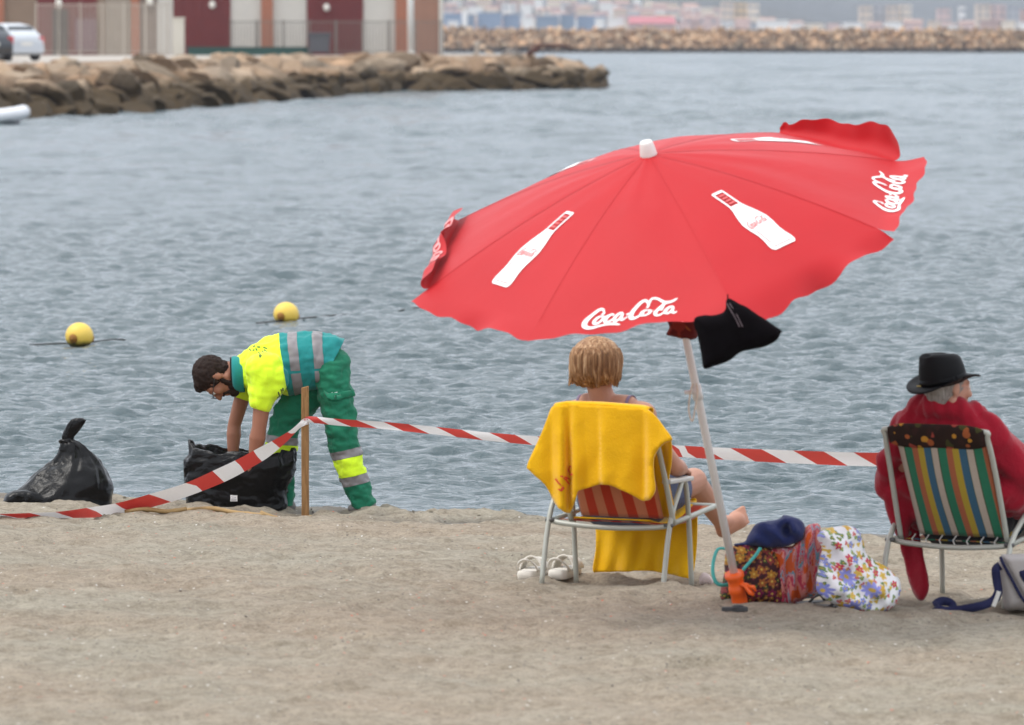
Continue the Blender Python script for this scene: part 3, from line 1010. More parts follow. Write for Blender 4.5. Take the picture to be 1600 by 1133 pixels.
def railing(name, px0, px1, D, h, step, label, posts, mat=None, rad=0.016):
    k = D / FPX
    xa, xb = (px0 - 800) * k, (px1 - 800) * k
    ro = empty(name, ((xa + xb) / 2, D, BZ), label, 'fence')
    m = MB()
    m.box(((xa + xb) / 2, D, BZ + h), (xb - xa, 0.05, 0.05)); m.build('top_rail', mat or m_fence, ro)
    m = MB(); m.box(((xa + xb) / 2, D, BZ + 0.18), (xb - xa, 0.05, 0.05)); m.build('bottom_rail', mat or m_fence, ro)
    for i in range(posts + 1):
        m = MB(); x = xa + (xb - xa) * i / posts; m.box((x, D, BZ + h / 2 + 0.05), (0.09, 0.09, h + 0.1)); m.build('post', mat or m_fence, ro)
    m = MB(); x = xa + step
    while x < xb - step / 2:
        m.box((x, D, BZ + h / 2 + 0.09), (rad * 2, rad * 2, h - 0.18)); x += step
    tag(m.build('railing_bars', mat or m_fence, ro), kind='stuff')
railing('metal_fence', 361, 690, 297.5, 1.75, 0.16, 'thin iron railing standing before the white boathouse panels', 8)
railing('metal_fence', 58, 262, 291, 2.6, 0.22, 'tall pale barred fence in front of the brown brick shed', 6, plain('pale_fence', (0.42, 0.37, 0.31), 0.6), 0.03)
m = MB(); m.box((BX(388) * 0.985, 295.5, BZ + 0.19), ((480 - 295) * BK, 0.5, 0.38)); m.box((BX(388) * 0.985, 295.5, BZ + 0.41), ((484 - 293) * BK, 0.6, 0.06))
o = recentre(m.build('low_wall', plain('dark_green_paint', (0.012, 0.06, 0.05), 0.5))); tag(o, 'long low dark green wall at the foot of the iron railing', 'wall')
clean(o.data)
m = MB(); m.box((BX(286), 296.5, BZ + 0.95), (0.6, 0.4, 1.9)); m.box((BX(286), 296.5, BZ + 1.93), (0.68, 0.48, 0.08))
o = recentre(m.build('cabinet', plain('cabinet_cream', (0.6, 0.56, 0.48), 0.6))); tag(o, 'upright cream utility cabinet before the dark red door', 'cabinet')
# grey waste container
wb = empty('waste_container', (BX(500) * 0.985, 295, BZ), 'grey wheeled waste container in front of the dark red door beside the green wall', 'waste bin')
m_bin = plain('bin_grey', (0.075, 0.075, 0.085), 0.5, 0.1, 3, 0)
m = MB(); m.box((0, 0, 0.60), (1.12, 0.8, 0.86), Matrix.Rotation(pi, 3, 'X') , 0, 0.88); o = m.build('bin_body', m_bin); o.parent = wb
m = MB(); m.box((0, 0, 1.07), (1.22, 0.9, 0.08)); m.tube([(-0.6, 0.2, 1.12), (0.6, 0.2, 1.12)], 0.05); o = m.build('lid', plain('bin_lid', (0.05, 0.05, 0.058), 0.5)); o.parent = wb
for sx0 in (-1, 1):
    for sy0 in (-1, 1):
        m = MB(); m.tube([(sx0 * 0.42 - 0.03, sy0 * 0.28, 0.09), (sx0 * 0.42 + 0.03, sy0 * 0.28, 0.09)], 0.09, 10); o = m.build('wheel', m_dark); o.parent = wb
m = MB(); px = (642 - 800) / FPX * 286; m.tube([(px, 286, BZ - 0.1), (px, 286, BZ + 6.5)], 0.16, 14); m.tube([(px, 286, BZ - 0.1), (px, 286, BZ + 0.15)], 0.24, 14)
tag(recentre(m.build('white_post', plain('white_post_paint', (0.78, 0.77, 0.74), 0.5), None, True)), 'tall round white post at the corner of the boathouse', 'post')
for i, (px0, D) in enumerate(((745, 299), (746 + 52, 296))):
    m = MB(); x = (px0 - 800) / FPX * D
    if i == 0:
        m.tube([(x, D, BZ - 0.05), (x, D, BZ + 0.55)], 0.13, 10); m.sphere((x, D, BZ + 0.55), 0.17)
        tag(recentre(m.build('bollard', plain('bollard_stone', (0.36, 0.31, 0.26), 0.8))), 'squat stone bollard on the jetty beside the boathouse corner', 'bollard')
    else:
        m.tube([(x - 0.5, D, BZ), (x - 0.1, D, BZ + 0.25), (x + 0.2, D, BZ + 0.22), (x + 0.5, D, BZ)], 0.08, 8)
        tag(recentre(m.build('mooring_ring', plain('mooring_grey', (0.2, 0.18, 0.16), 0.7))), 'bent grey mooring bar lying on the jetty top', 'mooring')
m = MB(); x = (838 - 800) / FPX * 293
m.tube([(x - 0.45, 293, BZ + 0.0), (x, 293, BZ + 0.42), (x + 0.35, 293.2, BZ + 0.55)], [0.12, 0.15, 0.1], 8)
m.tube([(x + 0.3, 293.2, BZ + 0.52), (x + 1.3, 293.4, BZ + 0.5), (x + 1.9, 293.4, BZ + 0.35)], [0.09, 0.1, 0.06], 8); m.tube([(x - 0.05, 292.6, BZ + 0.2), (x + 0.1, 293.7, BZ + 0.35)], 0.1, 8)
tag(recentre(m.build('anchor', plain('rust', (0.085, 0.035, 0.025), 0.85), None, True)), 'rusty old anchor lying on the jetty near its tip', 'anchor')

# ---- cars on the jetty
def car(px, D, yaw, paint, label):
    root = empty('parked_car', ((px - 800) / FPX * D, D, BZ), label, 'car', None, yaw)
    mp = NT(paint[0]); mp.b.inputs['Coat Weight'].default_value = 0.6; mp = mp.out(paint[1], 0.35)
    st = [(-2.0, .42, .80, .84, .70, .62), (-1.95, .26, .92, .96, .80, .70), (-1.7, .22, .96, 1.12, .85, .70), (-1.35, .2, .97, 1.38, .87, .64), (-0.6, .2, .96, 1.47, .88, .63), (0.2, .2, .94, 1.45, .88, .62),
          (0.75, .2, .93, 1.18, .87, .64), (1.05, .2, .92, .98, .86, .70), (1.6, .22, .86, .90, .83, .66), (1.95, .26, .74, .78, .74, .6), (2.06, .4, .6, .64, .62, .5)]
    rings = []
    for y, zb, zk, zr, wk, wr in st:
        rings.append([Vector(p) for p in ((-wk * .92, y, zb), (wk * .92, y, zb), (wk, y, zb + .18), (wk, y, zk - .06), (wk * .97, y, zk), (wr, y, zr - .05), (wr * .8, y, zr), (-wr * .8, y, zr), (-wr, y, zr - .05), (-wk * .97, y, zk), (-wk, y, zk - .06), (-wk, y, zb + .18))])
    m = MB(); m.loft(rings, True); o = m.build('body', mp, None, True); o.parent = root; clean(o.data)
    mg = plain('car_glass', (0.02, 0.025, 0.03), 0.15, 0.05, 2, 0)
    def pane(name, pts):
        m = MB(); m.add([Vector(p) for p in pts], [(0, 1, 2, 3)]); o = m.build(name, mg); o.parent = root
        bm = bmesh.new(); bm.from_mesh(o.data); bmesh.ops.solidify(bm, geom=bm.faces[:], thickness=0.012); bm.to_mesh(o.data); bm.free()
    pane('rear_window', [(-.62, -1.79, 1.02), (.62, -1.79, 1.02), (.54, -1.42, 1.36), (-.54, -1.42, 1.36)])
    pane('windscreen', [(.64, 1.04, 1.0), (-.64, 1.04, 1.0), (-.52, .38, 1.40), (.52, .38, 1.40)])
    for s in (-1, 1):
        pane('side_window', [(s * .86, -1.3, .99), (s * .865, -.35, .98), (s * .665, -.42, 1.40), (s * .665, -1.2, 1.34)])
        pane('side_window', [(s * .865, -.27, .98), (s * .855, .78, .96), (s * .665, .2, 1.39), (s * .665, -.34, 1.40)])
        m = MB(); m.box((s * .70, -1.93, .82), (.22, .1, .26)); o = m.build('tail_light', plain('tail_red', (.5, .02, .02), .3, .05, 2, 0)); o.parent = root
        m = MB(); m.box((s * .60, 1.93, .66), (.3, .14, .14)); o = m.build('headlight', m_lamp); o.parent = root
        m = MB(); m.sphere((s * .93, .62, 1.0), .11, 10, 6, (.9, .6, .7)); o = m.build('wing_mirror', mp); o.parent = root
        for y in (-1.28, 1.28):
            m = MB(); m.tube([(s * .70, y, .31), (s * .885, y, .31)], .31, 20); w = m.build('wheel', m_dark); w.parent = root
            m = MB(); m.tube([(s * .86, y, .31), (s * .90, y, .31)], .19, 14); r_ = m.build('rim', plain('rim_grey', (.4, .4, .42), .4, .05, 2, 0, metal=.6)); r_.parent = w
    m = MB(); m.box((0, -1.99, .66), (.5, .03, .12)); o = m.build('number_plate', m_lamp); o.parent = root
    m = MB(); m.box((0, -2.0, .42), (1.5, .12, .2)); o = m.build('bumper', mp if paint[1][0] > .5 else m_dark); o.parent = root
    return root
car(3, 226, 0.62, ('white_car_paint', (0.52, 0.55, 0.59)), 'white hatchback parked on the jetty with its tail to the beach')
car(-30, 221, 0.35, ('dark_car_paint', (0.035, 0.04, 0.05)), 'dark grey car beside the white hatchback, half out of view')

# ---- inflatable boat moored off the rocks
bt = empty('inflatable_boat', ((-12 - 800) / FPX * 172, 172, -0.02), 'white inflatable dinghy floating by the rocks, only its bow in view', 'boat')
m_hyp = plain('dinghy_white', (0.74, 0.75, 0.78), 0.4, 0.04, 3, 0)
m = MB(); m.tube([(-2.2, -.6, .25), (-.6, -.6, .25), (.3, -.52, .29), (.8, -.3, .36), (.95, 0, .40), (.8, .3, .36), (.3, .52, .29), (-.6, .6, .25), (-2.2, .6, .25)], .21, 14); o = m.build('tube', m_hyp, None, True); o.parent = bt
m = MB(); m.loft([[Vector(p) for p in ((x, -w, .12), (x, 0, -.08 if x < .5 else .02), (x, w, .12), (x, 0, .16))] for x, w in ((-2.2, .5), (-.6, .5), (.3, .45), (.85, .1))], True); o = m.build('hull', plain('dinghy_hull', (.35, .37, .42), .5)); o.parent = bt
m = MB(); m.tube([(-.9, -.5, .42), (-.9, .5, .42)], .06, 8); o = m.build('seat', plain('dinghy_seat', (.3, .3, .32), .6)); o.parent = bt
m = MB(); m.tube([(.55, -.47, .5), (.86, -.12, .6), (.86, .12, .6), (.55, .47, .5)], .02, 6); o = m.build('grab_line', m_dark); o.parent = bt
# ================================================================== THE PARASOL
UD = 23.35
foot = G(1157, 950)
POLE_D = foot.y
# axis of the pole and canopy: leans to the west and towards the camera
PHI = math.radians(19)
ax_up = Vector((-0.235, 0, 0.972)).normalized()
axis = (ax_up * math.cos(PHI) + Vector((0, -1, 0)) * math.sin(PHI)).normalized()
Dap = POLE_D - 0.60
apex = W(1013, 240, Dap)
axis = (apex - foot).normalized()
# tilt the frame so that the canopy looks at the camera by PHI
tow = Vector((0, -1, -0.02))
e1 = Vector((0.972, 0, 0.235)); e1 = (e1 - axis * e1.dot(axis)).normalized()
e2 = axis.cross(e1).normalized()
if e2.y > 0: e2 = -e2
RF, HF, RIM = 1.075, 0.345, 0.915
def rib_pt(th, rho):
    return apex + e1 * (math.cos(th) * rho * RF) + e2 * (math.sin(th) * rho * RF) - axis * (HF * (0.6 * rho + 0.4 * rho * rho))
TH0 = math.radians(103)
HALF = math.radians(22.5)
def panel_pt(k, s, rho, off=0.0):
    tc = TH0 + k * math.radians(45)
    a, b = rib_pt(tc - HALF, rho), rib_pt(tc + HALF, rho)
    p = a.lerp(b, (s + 1) / 2)
    # the cloth is slightly slack between two ribs and lifted by the wind
    p = p + axis * (0.020 * (1 - s * s) * math.sin(pi * min(rho / RIM, 1)) * (0.4 + 0.6 * rho))
    # puckers that run in from the stitched seams, and a broad sag
    e_ = 1 - s * s
    p = p + axis * (e_ * (.0035 * math.sin(rho * 34 + k * 2.1) * math.exp(-e_ * 2.2) + .010 * mnoise.noise(Vector((s * 1.5 + k * 7, rho * 3.0, k)))) * min(1, rho * 2.5))
    if off:
        n = (panel_pt(k, s + .02, rho) - panel_pt(k, s - .02, rho)).cross(panel_pt(k, s, rho + .01) - panel_pt(k, s, rho - .01)).normalized()
        if n.dot(axis) < 0: n = -n
        p = p + n * off
    return p
# valance: fold angle, ripple, length of each flap (k = 0 is the one nearest to the camera)
FLAP = {0: (0, 8, .105, 0.0), 1: (6, 16, .10, 1.0), 2: (-175, 24, .12, .6), 3: (35, 10, .11, 2.0), 4: (35, 10, .11, .3), 5: (-108, 10, .125, 1.3), 6: (-20, 5, .115, 2.2), 7: (16, 20, .135, .8)}
def flap_curve(k, s, nv=9):
    fold, rip, ln, ph = FLAP[k]
    tc = TH0 + k * math.radians(45) + s * HALF
    o = (e1 * math.cos(tc) + e2 * math.sin(tc))
    p = panel_pt(k, s, RIM)
    base = math.degrees(math.atan2(HF * (0.6 + 0.8 * RIM), RF))
    edge = 1 - abs(s) ** 4 * 0.05
    if k == 7: edge = edge * (1 + .35 * s)
    if k == 6: edge = edge * (1 - .30 * s)
    if k == 5: edge = min(1, .25 + (s + 1) / .45 + .35 * math.exp(-((s + .93) / .05) ** 2)) * (1 + .38 * s) * (1 - .55 * max(0, (s - .72) / .28) ** 2)
    ln = ln * edge * (1 + 0.06 * math.sin(8 * s + ph * 3) + 0.035 * math.sin(19 * s + ph * 5))
    out = [p.copy()]
    for i in range(1, nv):
        v = i / (nv - 1)
        w = min(1.0, v * 1.6)
        ang = math.radians(base + fold * w + rip * v * (math.sin(s * 4.3 + ph) + 0.6 * math.sin(s * 9.1 + ph * 2.3)) * (0.35 + 0.65 * (1 - s * s)))
        p = p + (o * math.cos(ang) - axis * math.sin(ang)) * (ln / (nv - 1))
        out.append(p.copy())
    return out
def flap_pt(k, s, v, off=0.0):
    c = flap_curve(k, s, 9)
    f = max(0.0, min(v, 1.0)) * 8; i = min(int(f), 7)
    p = c[i].lerp(c[i + 1], f - i)
    if off:
        c2 = flap_curve(k, s + .02, 9)
        q = c2[i].lerp(c2[i + 1], f - i)
        n = (q - p).cross(c[i + 1] - c[i]).normalized()
        # outer side: away from the pole on an unfolded flap
        if OUT_SIGN.get(k) is None:
            OUT_SIGN[k] = 1
        c0 = flap_curve(k, s, 9); q0 = flap_curve(k, s + .02, 9)
        n0 = (q0[0] - c0[0]).cross(c0[1] - c0[0])
        if n0.dot(axis) < 0: n = -n
        p = p + n * off
    return p
OUT_SIGN = {}
def m_canopy(name, c):
    t = NT(name)
    p = t.coord('Object')
    n = t.noise(3, 4, 0.6, p)
    c0 = Vector(c)
    k = t.mix(n, tuple(c0 * 0.92), tuple(c0 * 1.07))
    h = t.math('ADD', t.noise(9, 4, 0.6, p, 0.8), t.math('MULTIPLY', t.noise(400, 1, 0.5, p), 0.06))
    t.bump(h, 0.10, 0.02)
    m = t.out(k, 0.6, 0, 0.3, 0.10)
    # thin nylon: some light comes through the cloth
    tr = t.new('ShaderNodeBsdfTranslucent'); t.lk(k, tr.inputs['Color'])
    mx = t.new('ShaderNodeMixShader'); mx.inputs[0].default_value = 0.10
    t.lk(t.b.outputs[0], mx.inputs[1]); t.lk(tr.outputs[0], mx.inputs[2])
    t.lk(mx.outputs[0], t.n['Material Output'].inputs['Surface'])
    return m
m_red = m_canopy('parasol_red', (0.46, 0.009, 0.014))
m_print = plain('print_white', (0.80, 0.78, 0.77), 0.6, 0.03, 20, 0)
m_printp = plain('print_faded_pink', (0.74, 0.30, 0.30), 0.6, 0.03, 20, 0)
m_printr = plain('print_red', (0.62, 0.10, 0.10), 0.6, 0.03, 20, 0)
m_wpole = plain('pole_white', (0.72, 0.69, 0.67), 0.45, 0.05, 6, 0.05)
m_orange = plain('orange_plastic', (0.80, 0.11, 0.008), 0.45, 0.08, 8, 0.08)

par = empty('beach_parasol', foot, 'large tilted red parasol printed with white bottles, its pole in an orange ground anchor', 'parasol')
def solid(o, t):
    bm = bmesh.new(); bm.from_mesh(o.data)
    bmesh.ops.solidify(bm, geom=bm.faces[:], thickness=t)
    bm.to_mesh(o.data); bm.free()
    o.data.polygons.foreach_set('use_smooth', [True] * len(o.data.polygons))
panels, flaps = {}, {}
for k in range(8):
    P = [[panel_pt(k, s, rho) for s in np.linspace(-1, 1, 25)] for rho in np.linspace(0.012, RIM, 26)]
    m = MB(); m.grid(P); o = m.build('canopy_panel', m_red, par, True); panels[k] = o
    # orient outwards, then give it cloth thickness
    for_n = MB()
    P = [flap_curve(k, s, 13) for s in np.linspace(-1, 1, 41)]
    m = MB(); m.grid(P); f = m.build('valance_flap', m_red, par, True); flaps[k] = f
    m = MB(); m.tube([panel_pt(k, -1, r_) - axis * 0.016 for r_ in np.linspace(0.03, RIM + .01, 12)], 0.0035, 6)
    m.build('rib', plain('rib_steel', (0.5, 0.5, 0.5), 0.4, 0.05, 3, 0, metal=0.8) if k == 0 else bpy.data.materials['rib_steel'], par, True)
    m = MB(); m.tube([panel_pt(k, -1, 0.42) - axis * 0.016, apex - axis * 0.42], 0.004, 6)
    m.build('stretcher', bpy.data.materials['rib_steel'], par, True)
for k in range(8):                                        # narrow seam tapes stitched over the panel joints
    m = MB()
    m.grid([[panel_pt(k, 1 - .012 / max(r_, .05), r_, .0012), panel_pt(k, 1, r_) + axis * .0012, panel_pt((k + 1) % 8, -1 + .012 / max(r_, .05), r_, .0012)] for r_ in np.linspace(0.06, RIM - .004, 24)])
    m.build('seam', m_red, par, True)
m = MB(); q0 = apex + axis * -0.01
rings = []
for z, r_ in ((-0.02, .036), (0.0, .034), (0.012, .033), (0.045, .027), (0.052, .024), (0.056, .012)):
    rings.append([apex + axis * z + (e1 * math.cos(a) + e2 * math.sin(a)) * r_ for a in np.linspace(0, 2 * pi, 21)[:-1]])
m.loft(rings, True); m.build('ferrule', m_wpole, par, True)
m = MB(); m.tube([foot + axis * 0.02, foot + axis * 0.95, apex - axis * 0.02], [0.0165, 0.0165, 0.0125], 14); m.build('pole', m_wpole, par, True)
m = MB(); m.tube([apex - axis * 0.46, apex - axis * 0.40], 0.024, 12); m.build('runner', m_wpole, par, True)
m = MB(); m.tube([foot + axis * 0.93, foot + axis * 0.99], 0.021, 12); m.tube([foot + axis * 0.96 + Vector((-0.02, -0.01, 0)), foot + axis * 0.96 + Vector((-0.05, -0.02, 0))], 0.008, 8); m.build('clamp', m_wpole, par, True)
# carrying loop tied round the pole
b0 = foot + axis * 0.98
m = MB(); m.tube(smooth_poly([b0 + Vector(v) for v in ((-.012, -.018, .02), (-.024, -.022, -.02), (-.03, -.02, -.09), (-.016, -.026, -.135), (-.004, -.026, -.08), (.006, -.022, -.02), (0, -.02, .02))], 5, False), 0.0035, 6)
m.build('cord', plain('cord_cream', (0.66, 0.56, 0.46), 0.8), par, True)
# orange ground anchor: sleeve with a ridge and a clamping wing
anchor_rings = []
for z, r_ in ((-0.06, .026), (0.0, .031), (0.03, .033), (0.055, .031), (0.06, .036), (0.085, .036), (0.09, .031), (0.12, .034), (0.128, .040), (0.146, .040), (0.15, .022)):
    anchor_rings.append([foot + axis * z + (e1 * math.cos(a) + e2 * math.sin(a)) * r_ for a in np.linspace(0, 2 * pi, 21)[:-1]])
m = MB(); m.loft(anchor_rings, True); m.build('ground_anchor', m_orange, par, True)
pw = foot + axis * 0.10
m = MB()
m.tube([pw, pw + Vector((.04, -.03, -.006)), pw + Vector((.058, -.036, -.035)), pw + Vector((.072, -.036, -.045))], [.014, .019, .02, .012], 10, flat=0.6)
m.tube([pw + Vector((.045, -.034, -.01)), pw + Vector((.07, -.04, -.012)), pw + Vector((.08, -.04, -.03))], [.012, .015, .008], 10, flat=0.6)
m.build('clamp_wing', m_orange, par, True)

# ---- prints: strokes with a varying width, laid 2 mm proud on the cloth
LOGO = [  # script lettering, units: x along the flap, y up; (x, y, half width)
    [(1.95, 1.72, .10), (1.75, 2.02, .13), (1.35, 2.0, .16), (.75, 1.45, .22), (.28, .70, .27), (.22, .02, .27), (.55, -.34, .24), (1.1, -.36, .17), (1.8, -.20, .12), (2.6, -.10, .14), (3.2, -.12, .16), (3.75, -.30, .05)],
    [(1.95, 1.72, .10), (1.95, 1.45, .12), (1.72, 1.38, .10)],
    [(1.85, 1.12, .10), (1.45, 1.0, .15), (1.15, .55, .18), (1.2, .18, .16), (1.55, .20, .14), (1.92, .62, .15), (2.0, 1.0, .13), (1.8, 1.14, .10), (2.15, .98, .07), (2.5, 1.15, .08)],
    [(3.02, 1.02, .11), (2.85, 1.2, .12), (2.5, 1.0, .16), (2.22, .52, .19), (2.3, .18, .16), (2.65, .25, .12), (3.05, .62, .08)],
    [(3.95, 1.22, .13), (3.6, 1.22, .14), (3.25, .85, .17), (3.1, .42, .18), (3.3, .22, .14), (3.65, .52, .11), (3.95, 1.2, .13), (3.8, .6, .16), (3.88, .3, .15), (4.2, .42, .08), (4.45, .62, .08)],
    [(4.3, .92, .10), (4.75, 1.0, .10)],
    [(6.35, 1.45, .09), (6.55, 1.95, .14), (6.3, 2.42, .15), (5.8, 2.30, .16), (5.2, 1.65, .20), (4.82, .88, .24), (4.82, .28, .23), (5.2, .08, .19), (5.75, .35, .13), (6.1, .75, .10)],
    [(6.55, 1.95, .12), (6.9, 2.55, .11), (7.5, 2.52, .13), (8.2, 2.02, .15), (8.9, 1.98, .13), (9.6, 2.28, .06)],
    [(6.55, 1.0, .10), (6.15, 1.08, .14), (5.82, .68, .17), (5.85, .3, .15), (6.2, .22, .13), (6.6, .55, .14), (6.72, .98, .13), (6.5, 1.1, .09), (7.0, .85, .06)],
    [(8.6, 1.95, .12), (8.1, 1.75, .14), (7.55, 1.15, .17), (7.2, .55, .18), (7.25, .1, .17), (7.6, .06, .13), (8.0, .42, .09)],
    [(8.15, 2.0, .13), (8.0, 1.5, .15), (7.75, .85, .14)],
    [(9.05, 1.22, .13), (8.7, 1.25, .14), (8.3, .85, .17), (8.15, .38, .18), (8.4, .2, .14), (8.75, .55, .12), (9.05, 1.2, .13), (8.85, .55, .16), (8.95, .2, .15), (9.3, .4, .07)],
]
def stroke(m, pts, place, n=5, both=False):
    P = smooth_poly([(x, y, w) for x, y, w in pts], n, False)
    rows = []
    for i, p in enumerate(P):
        t = P[min(i + 1, len(P) - 1)] - P[max(i - 1, 0)]
        d = Vector((t.x, t.y)); d = d.normalized() if d.length > 1e-9 else Vector((1, 0))
        nn = Vector((-d.y, d.x)) * p.z
        rows.append([place(p.x - nn.x, p.y - nn.y), place(p.x + nn.x, p.y + nn.y)])
    m.grid(rows)
def logo(k, mat, s0, s1, vbase, vscale, off, mirror=False):
    """lettering across panel k's hem: s runs from s0 to s1, v from the seam (0) to the hem (1)"""
    m = MB()
    def place(x, y):
        s = s0 + (s1 - s0) * x / 9.6
        v = vbase - y * vscale
        if v < 0:      # runs up on to the panel
            return panel_pt(k, s, RIM + v * 0.115, off)
        return flap_pt(k, s, v, off)
    for st_ in LOGO: stroke(m, st_, place, 4)
    o = m.build('lettering', mat, flaps[k]); return o
logo(0, m_print, .50, -.48, .58, .34, .0022)
logo(6, m_print, .50, -.58, .56, .40, .0022)
logo(4, m_print, .60, -.60, .75, .30, .0022)
logo(2, m_printp, .62, -.60, .80, .27, -.004)
BOT = [(0, .40), (.02, .46), (.10, .47), (.125, .44), (.14, .46), (.18, .46), (.28, .47), (.34, .56), (.45, .82), (.56, 1.0), (.66, .96), (.76, .86), (.84, .88), (.92, .98), (.97, .98), (1.0, .80)]
def bottle(k, r0, r1, half):
    """bottle seen side on, neck towards the top of the canopy; half = half width in metres"""
    def place(u, x, off=.003):
        rho = r0 + (r1 - r0) * u
        wid = (rib_pt(TH0 + HALF, rho) - rib_pt(TH0 - HALF, rho)).length / 2
        return panel_pt(k, x * half / wid, rho, off)
    m = MB()
    def strip(u0, u1, shrink=0.0, off=.003, lo=-1, hi=1):
        rows = []
        for u in np.linspace(u0, u1, max(3, int((u1 - u0) * 40))):
            w = np.interp(u, [a for a, b in BOT], [b for a, b in BOT]) - shrink
            rows.append([place(u, lo * w + (hi - lo) * w * j / 6, off) for j in range(7)])
        m.grid(rows)
    strip(.30, 1.0)
    strip(0, .035); strip(.275, .31)
    for lo, hi in ((-1, -.72), (.72, 1)): strip(0.03, .28, 0, .003, lo, hi)
    o = m.build('bottle_print', m_print, panels[k])
    m = MB()                     # the small lettering on the label and the cap
    def pl(x, y): return place(.60 - (y - .8) * .040, -(x - 4.8) / 4.8 * .80, .005)
    for st_ in LOGO: stroke(m, [(a, b, c * .8) for a, b, c in st_], pl, 3)
    for u in (.07, .12, .17, .22):
        rows = [[place(u, -.25, .005), place(u, .25, .005)], [place(u + .025, -.2, .005), place(u + .025, .22, .005)]]; m.grid(rows)
    m.grid([[place(.955, -.7, .005), place(.955, .7, .005)], [place(.962, -.7, .005), place(.962, .7, .005)]])
    m.grid([[place(.70, .60, .005), place(.70, .66, .005)], [place(.90, .60, .005), place(.90, .66, .005)]])
    tag(m.build('label_print', m_printr, panels[k]), kind='stuff')
for k in (1, 7, 5, 3): bottle(k, .42, .82, .060)

# ---- what hangs under the parasol
m_black = cloth('black_cloth', (0.0035, 0.0026, 0.0034), 0.15, 700, 0.95, 0.0, 0.3, 14, 0.04)
hd = rib_pt(TH0 - HALF, 1.0).y - 0.03
blk = pillow('black_bag', [(1086, 498), (1112, 492), (1130, 486), (1137, 467), (1156, 476), (1186, 492), (1219, 515), (1221, 520), (1212, 533), (1182, 545), (1158, 551), (1135, 566), (1116, 573), (1100, 575), (1097, 560), (1090, 528)], hd, 0.05, m_black, None, 5, 22, 0.006, 14)
recentre(blk); tag(blk, 'black cloth bag blown sideways under the rim of the red parasol', 'bag')
t = NT('rust_pattern'); v = t.vor(26, None, out=None); c = t.ramp(t.sep(v.outputs['Color'])[0], [(0, (.10, .008, .006)), (.4, (.20, .02, .012)), (.7, (.26, .06, .015)), (.9, (.05, .006, .006))], 'CONSTANT')
t.bump(t.noise(20), .3, .01); m_rust = t.out(c, .85, 0, .2)
rb = pillow('patterned_bag', [(1042, 500), (1052, 494), (1070, 492), (1088, 494), (1090, 524), (1082, 531), (1066, 530), (1054, 526), (1041, 523), (1046, 512)], POLE_D - 0.36, 0.035, m_rust, None, 4, 14, 0.004, 20)
recentre(rb); tag(rb, 'small rust red patterned cloth bag hanging beside the black one under the parasol', 'bag')
lp = MB(); pA = W(1137, 469, hd); 
for dx in (-.006, .006): lp.tube([pA + Vector((dx, -.035, -.01)), pA + Vector((.03 + dx, -.05, -.06)), pA + Vector((.05 + dx, -.052, -.10))], .0025, 5)
lp.build('pull_cord', plain('cord_dark', (.10, .07, .08), .7), blk)
lp = MB(); lp.tube([pA, pA + Vector((0, 0.02, .02))], .003, 5); lp.build('loop', m_black, blk)
lp = MB(); pB = W(1068, 494, POLE_D - .36); lp.tube([pB + Vector((-.02, 0, 0)), pB + Vector((0, .02, .09)), pB + Vector((.025, 0, 0))], .003, 5); lp.build('loop', m_rust, rb)
# ================================================================== PEOPLE
def m_skin(name, c, rough=0.55):
    t = NT(name)
    n = t.noise(28, 4); n2 = t.noise(5, 3)
    c = Vector(c)
    k = t.mix(n, tuple(c * 0.9), tuple(c * 1.08))
    k = t.mix(t.math('MULTIPLY', n2, 0.35), k, (c.x * 1.02, c.y * 0.82, c.z * 0.78))
    t.bump(t.noise(120, 3), 0.15, 0.003)
    return t.out(k, rough, 0, 0.35, 0, 0.04)
m_skin_w = m_skin('tanned_skin', (0.285, 0.125, 0.075))
m_skin_f = m_skin('fair_skin', (0.43, 0.225, 0.155))
m_skin_m = m_skin('ruddy_skin', (0.46, 0.245, 0.175))
def m_hair(name, a, b, c, stretch=(60, 60, 3), spec=.12):
    t = NT(name)
    p = t.coord('Object', stretch)
    n = t.noise(1.6, 4, 0.6, p, 0.5)
    g = t.noise(9, 2)
    k = t.ramp(n, [(.30, a), (.5, b), (.72, c)])
    k = t.mix(t.math('MULTIPLY', g, 0.4), k, a)
    t.bump(n, 0.6, 0.006)
    return t.out(k, 0.6, 0, spec)
m_hair_dark = m_hair('dark_brown_hair', (.010, .006, .005), (.022, .012, .009), (.05, .028, .02), (90, 90, 90))
m_hair_blond = m_hair('blond_brown_hair', (.11, .046, .020), (.36, .19, .085), (.72, .49, .29), (55, 55, 2.2), .35)
m_hair_grey = m_hair('grey_hair', (.16, .14, .13), (.28, .25, .23), (.42, .39, .36), (60, 60, 8))
m_beard = m_hair('dark_beard', (.012, .007, .006), (.022, .013, .010), (.04, .022, .016), (90, 90, 90))

def wrinkle(me, amp, freq, stretch=(1, 1, 1), seed=0):
    S = Vector(stretch)
    def f(p):
        q = Vector((p.x * S.x, p.y * S.y, p.z * S.z)) * freq + Vector((seed, seed * 2.1, 0))
        w = mnoise.noise(q) + 0.5 * mnoise.noise(q * 2.1)
        return amp * (w - 0.35 * abs(mnoise.noise(q * 1.3 + Vector((9, 0, 0)))))
    return displace(me, f)

def crease(me, amp, freq, stretch=(1, 1, 1), seed=0.0):
    """sharp folds: ridged noise"""
    S = Vector(stretch)
    def f(p):
        q = Vector((p.x * S.x, p.y * S.y, p.z * S.z)) * freq + Vector((seed, seed * 1.7, seed * .3))
        w = Vector((mnoise.noise(q * .7), mnoise.noise(q * .7 + Vector((5, 1, 2))), 0)) * .6
        a = 1 - abs(mnoise.noise(q + w)) * 2.2
        b = 1 - abs(mnoise.noise(q * 2.1 + w)) * 2.2
        return amp * (max(a, -.3) * .7 + max(b, -.3) * .3 - .35)
    return displace(me, f)

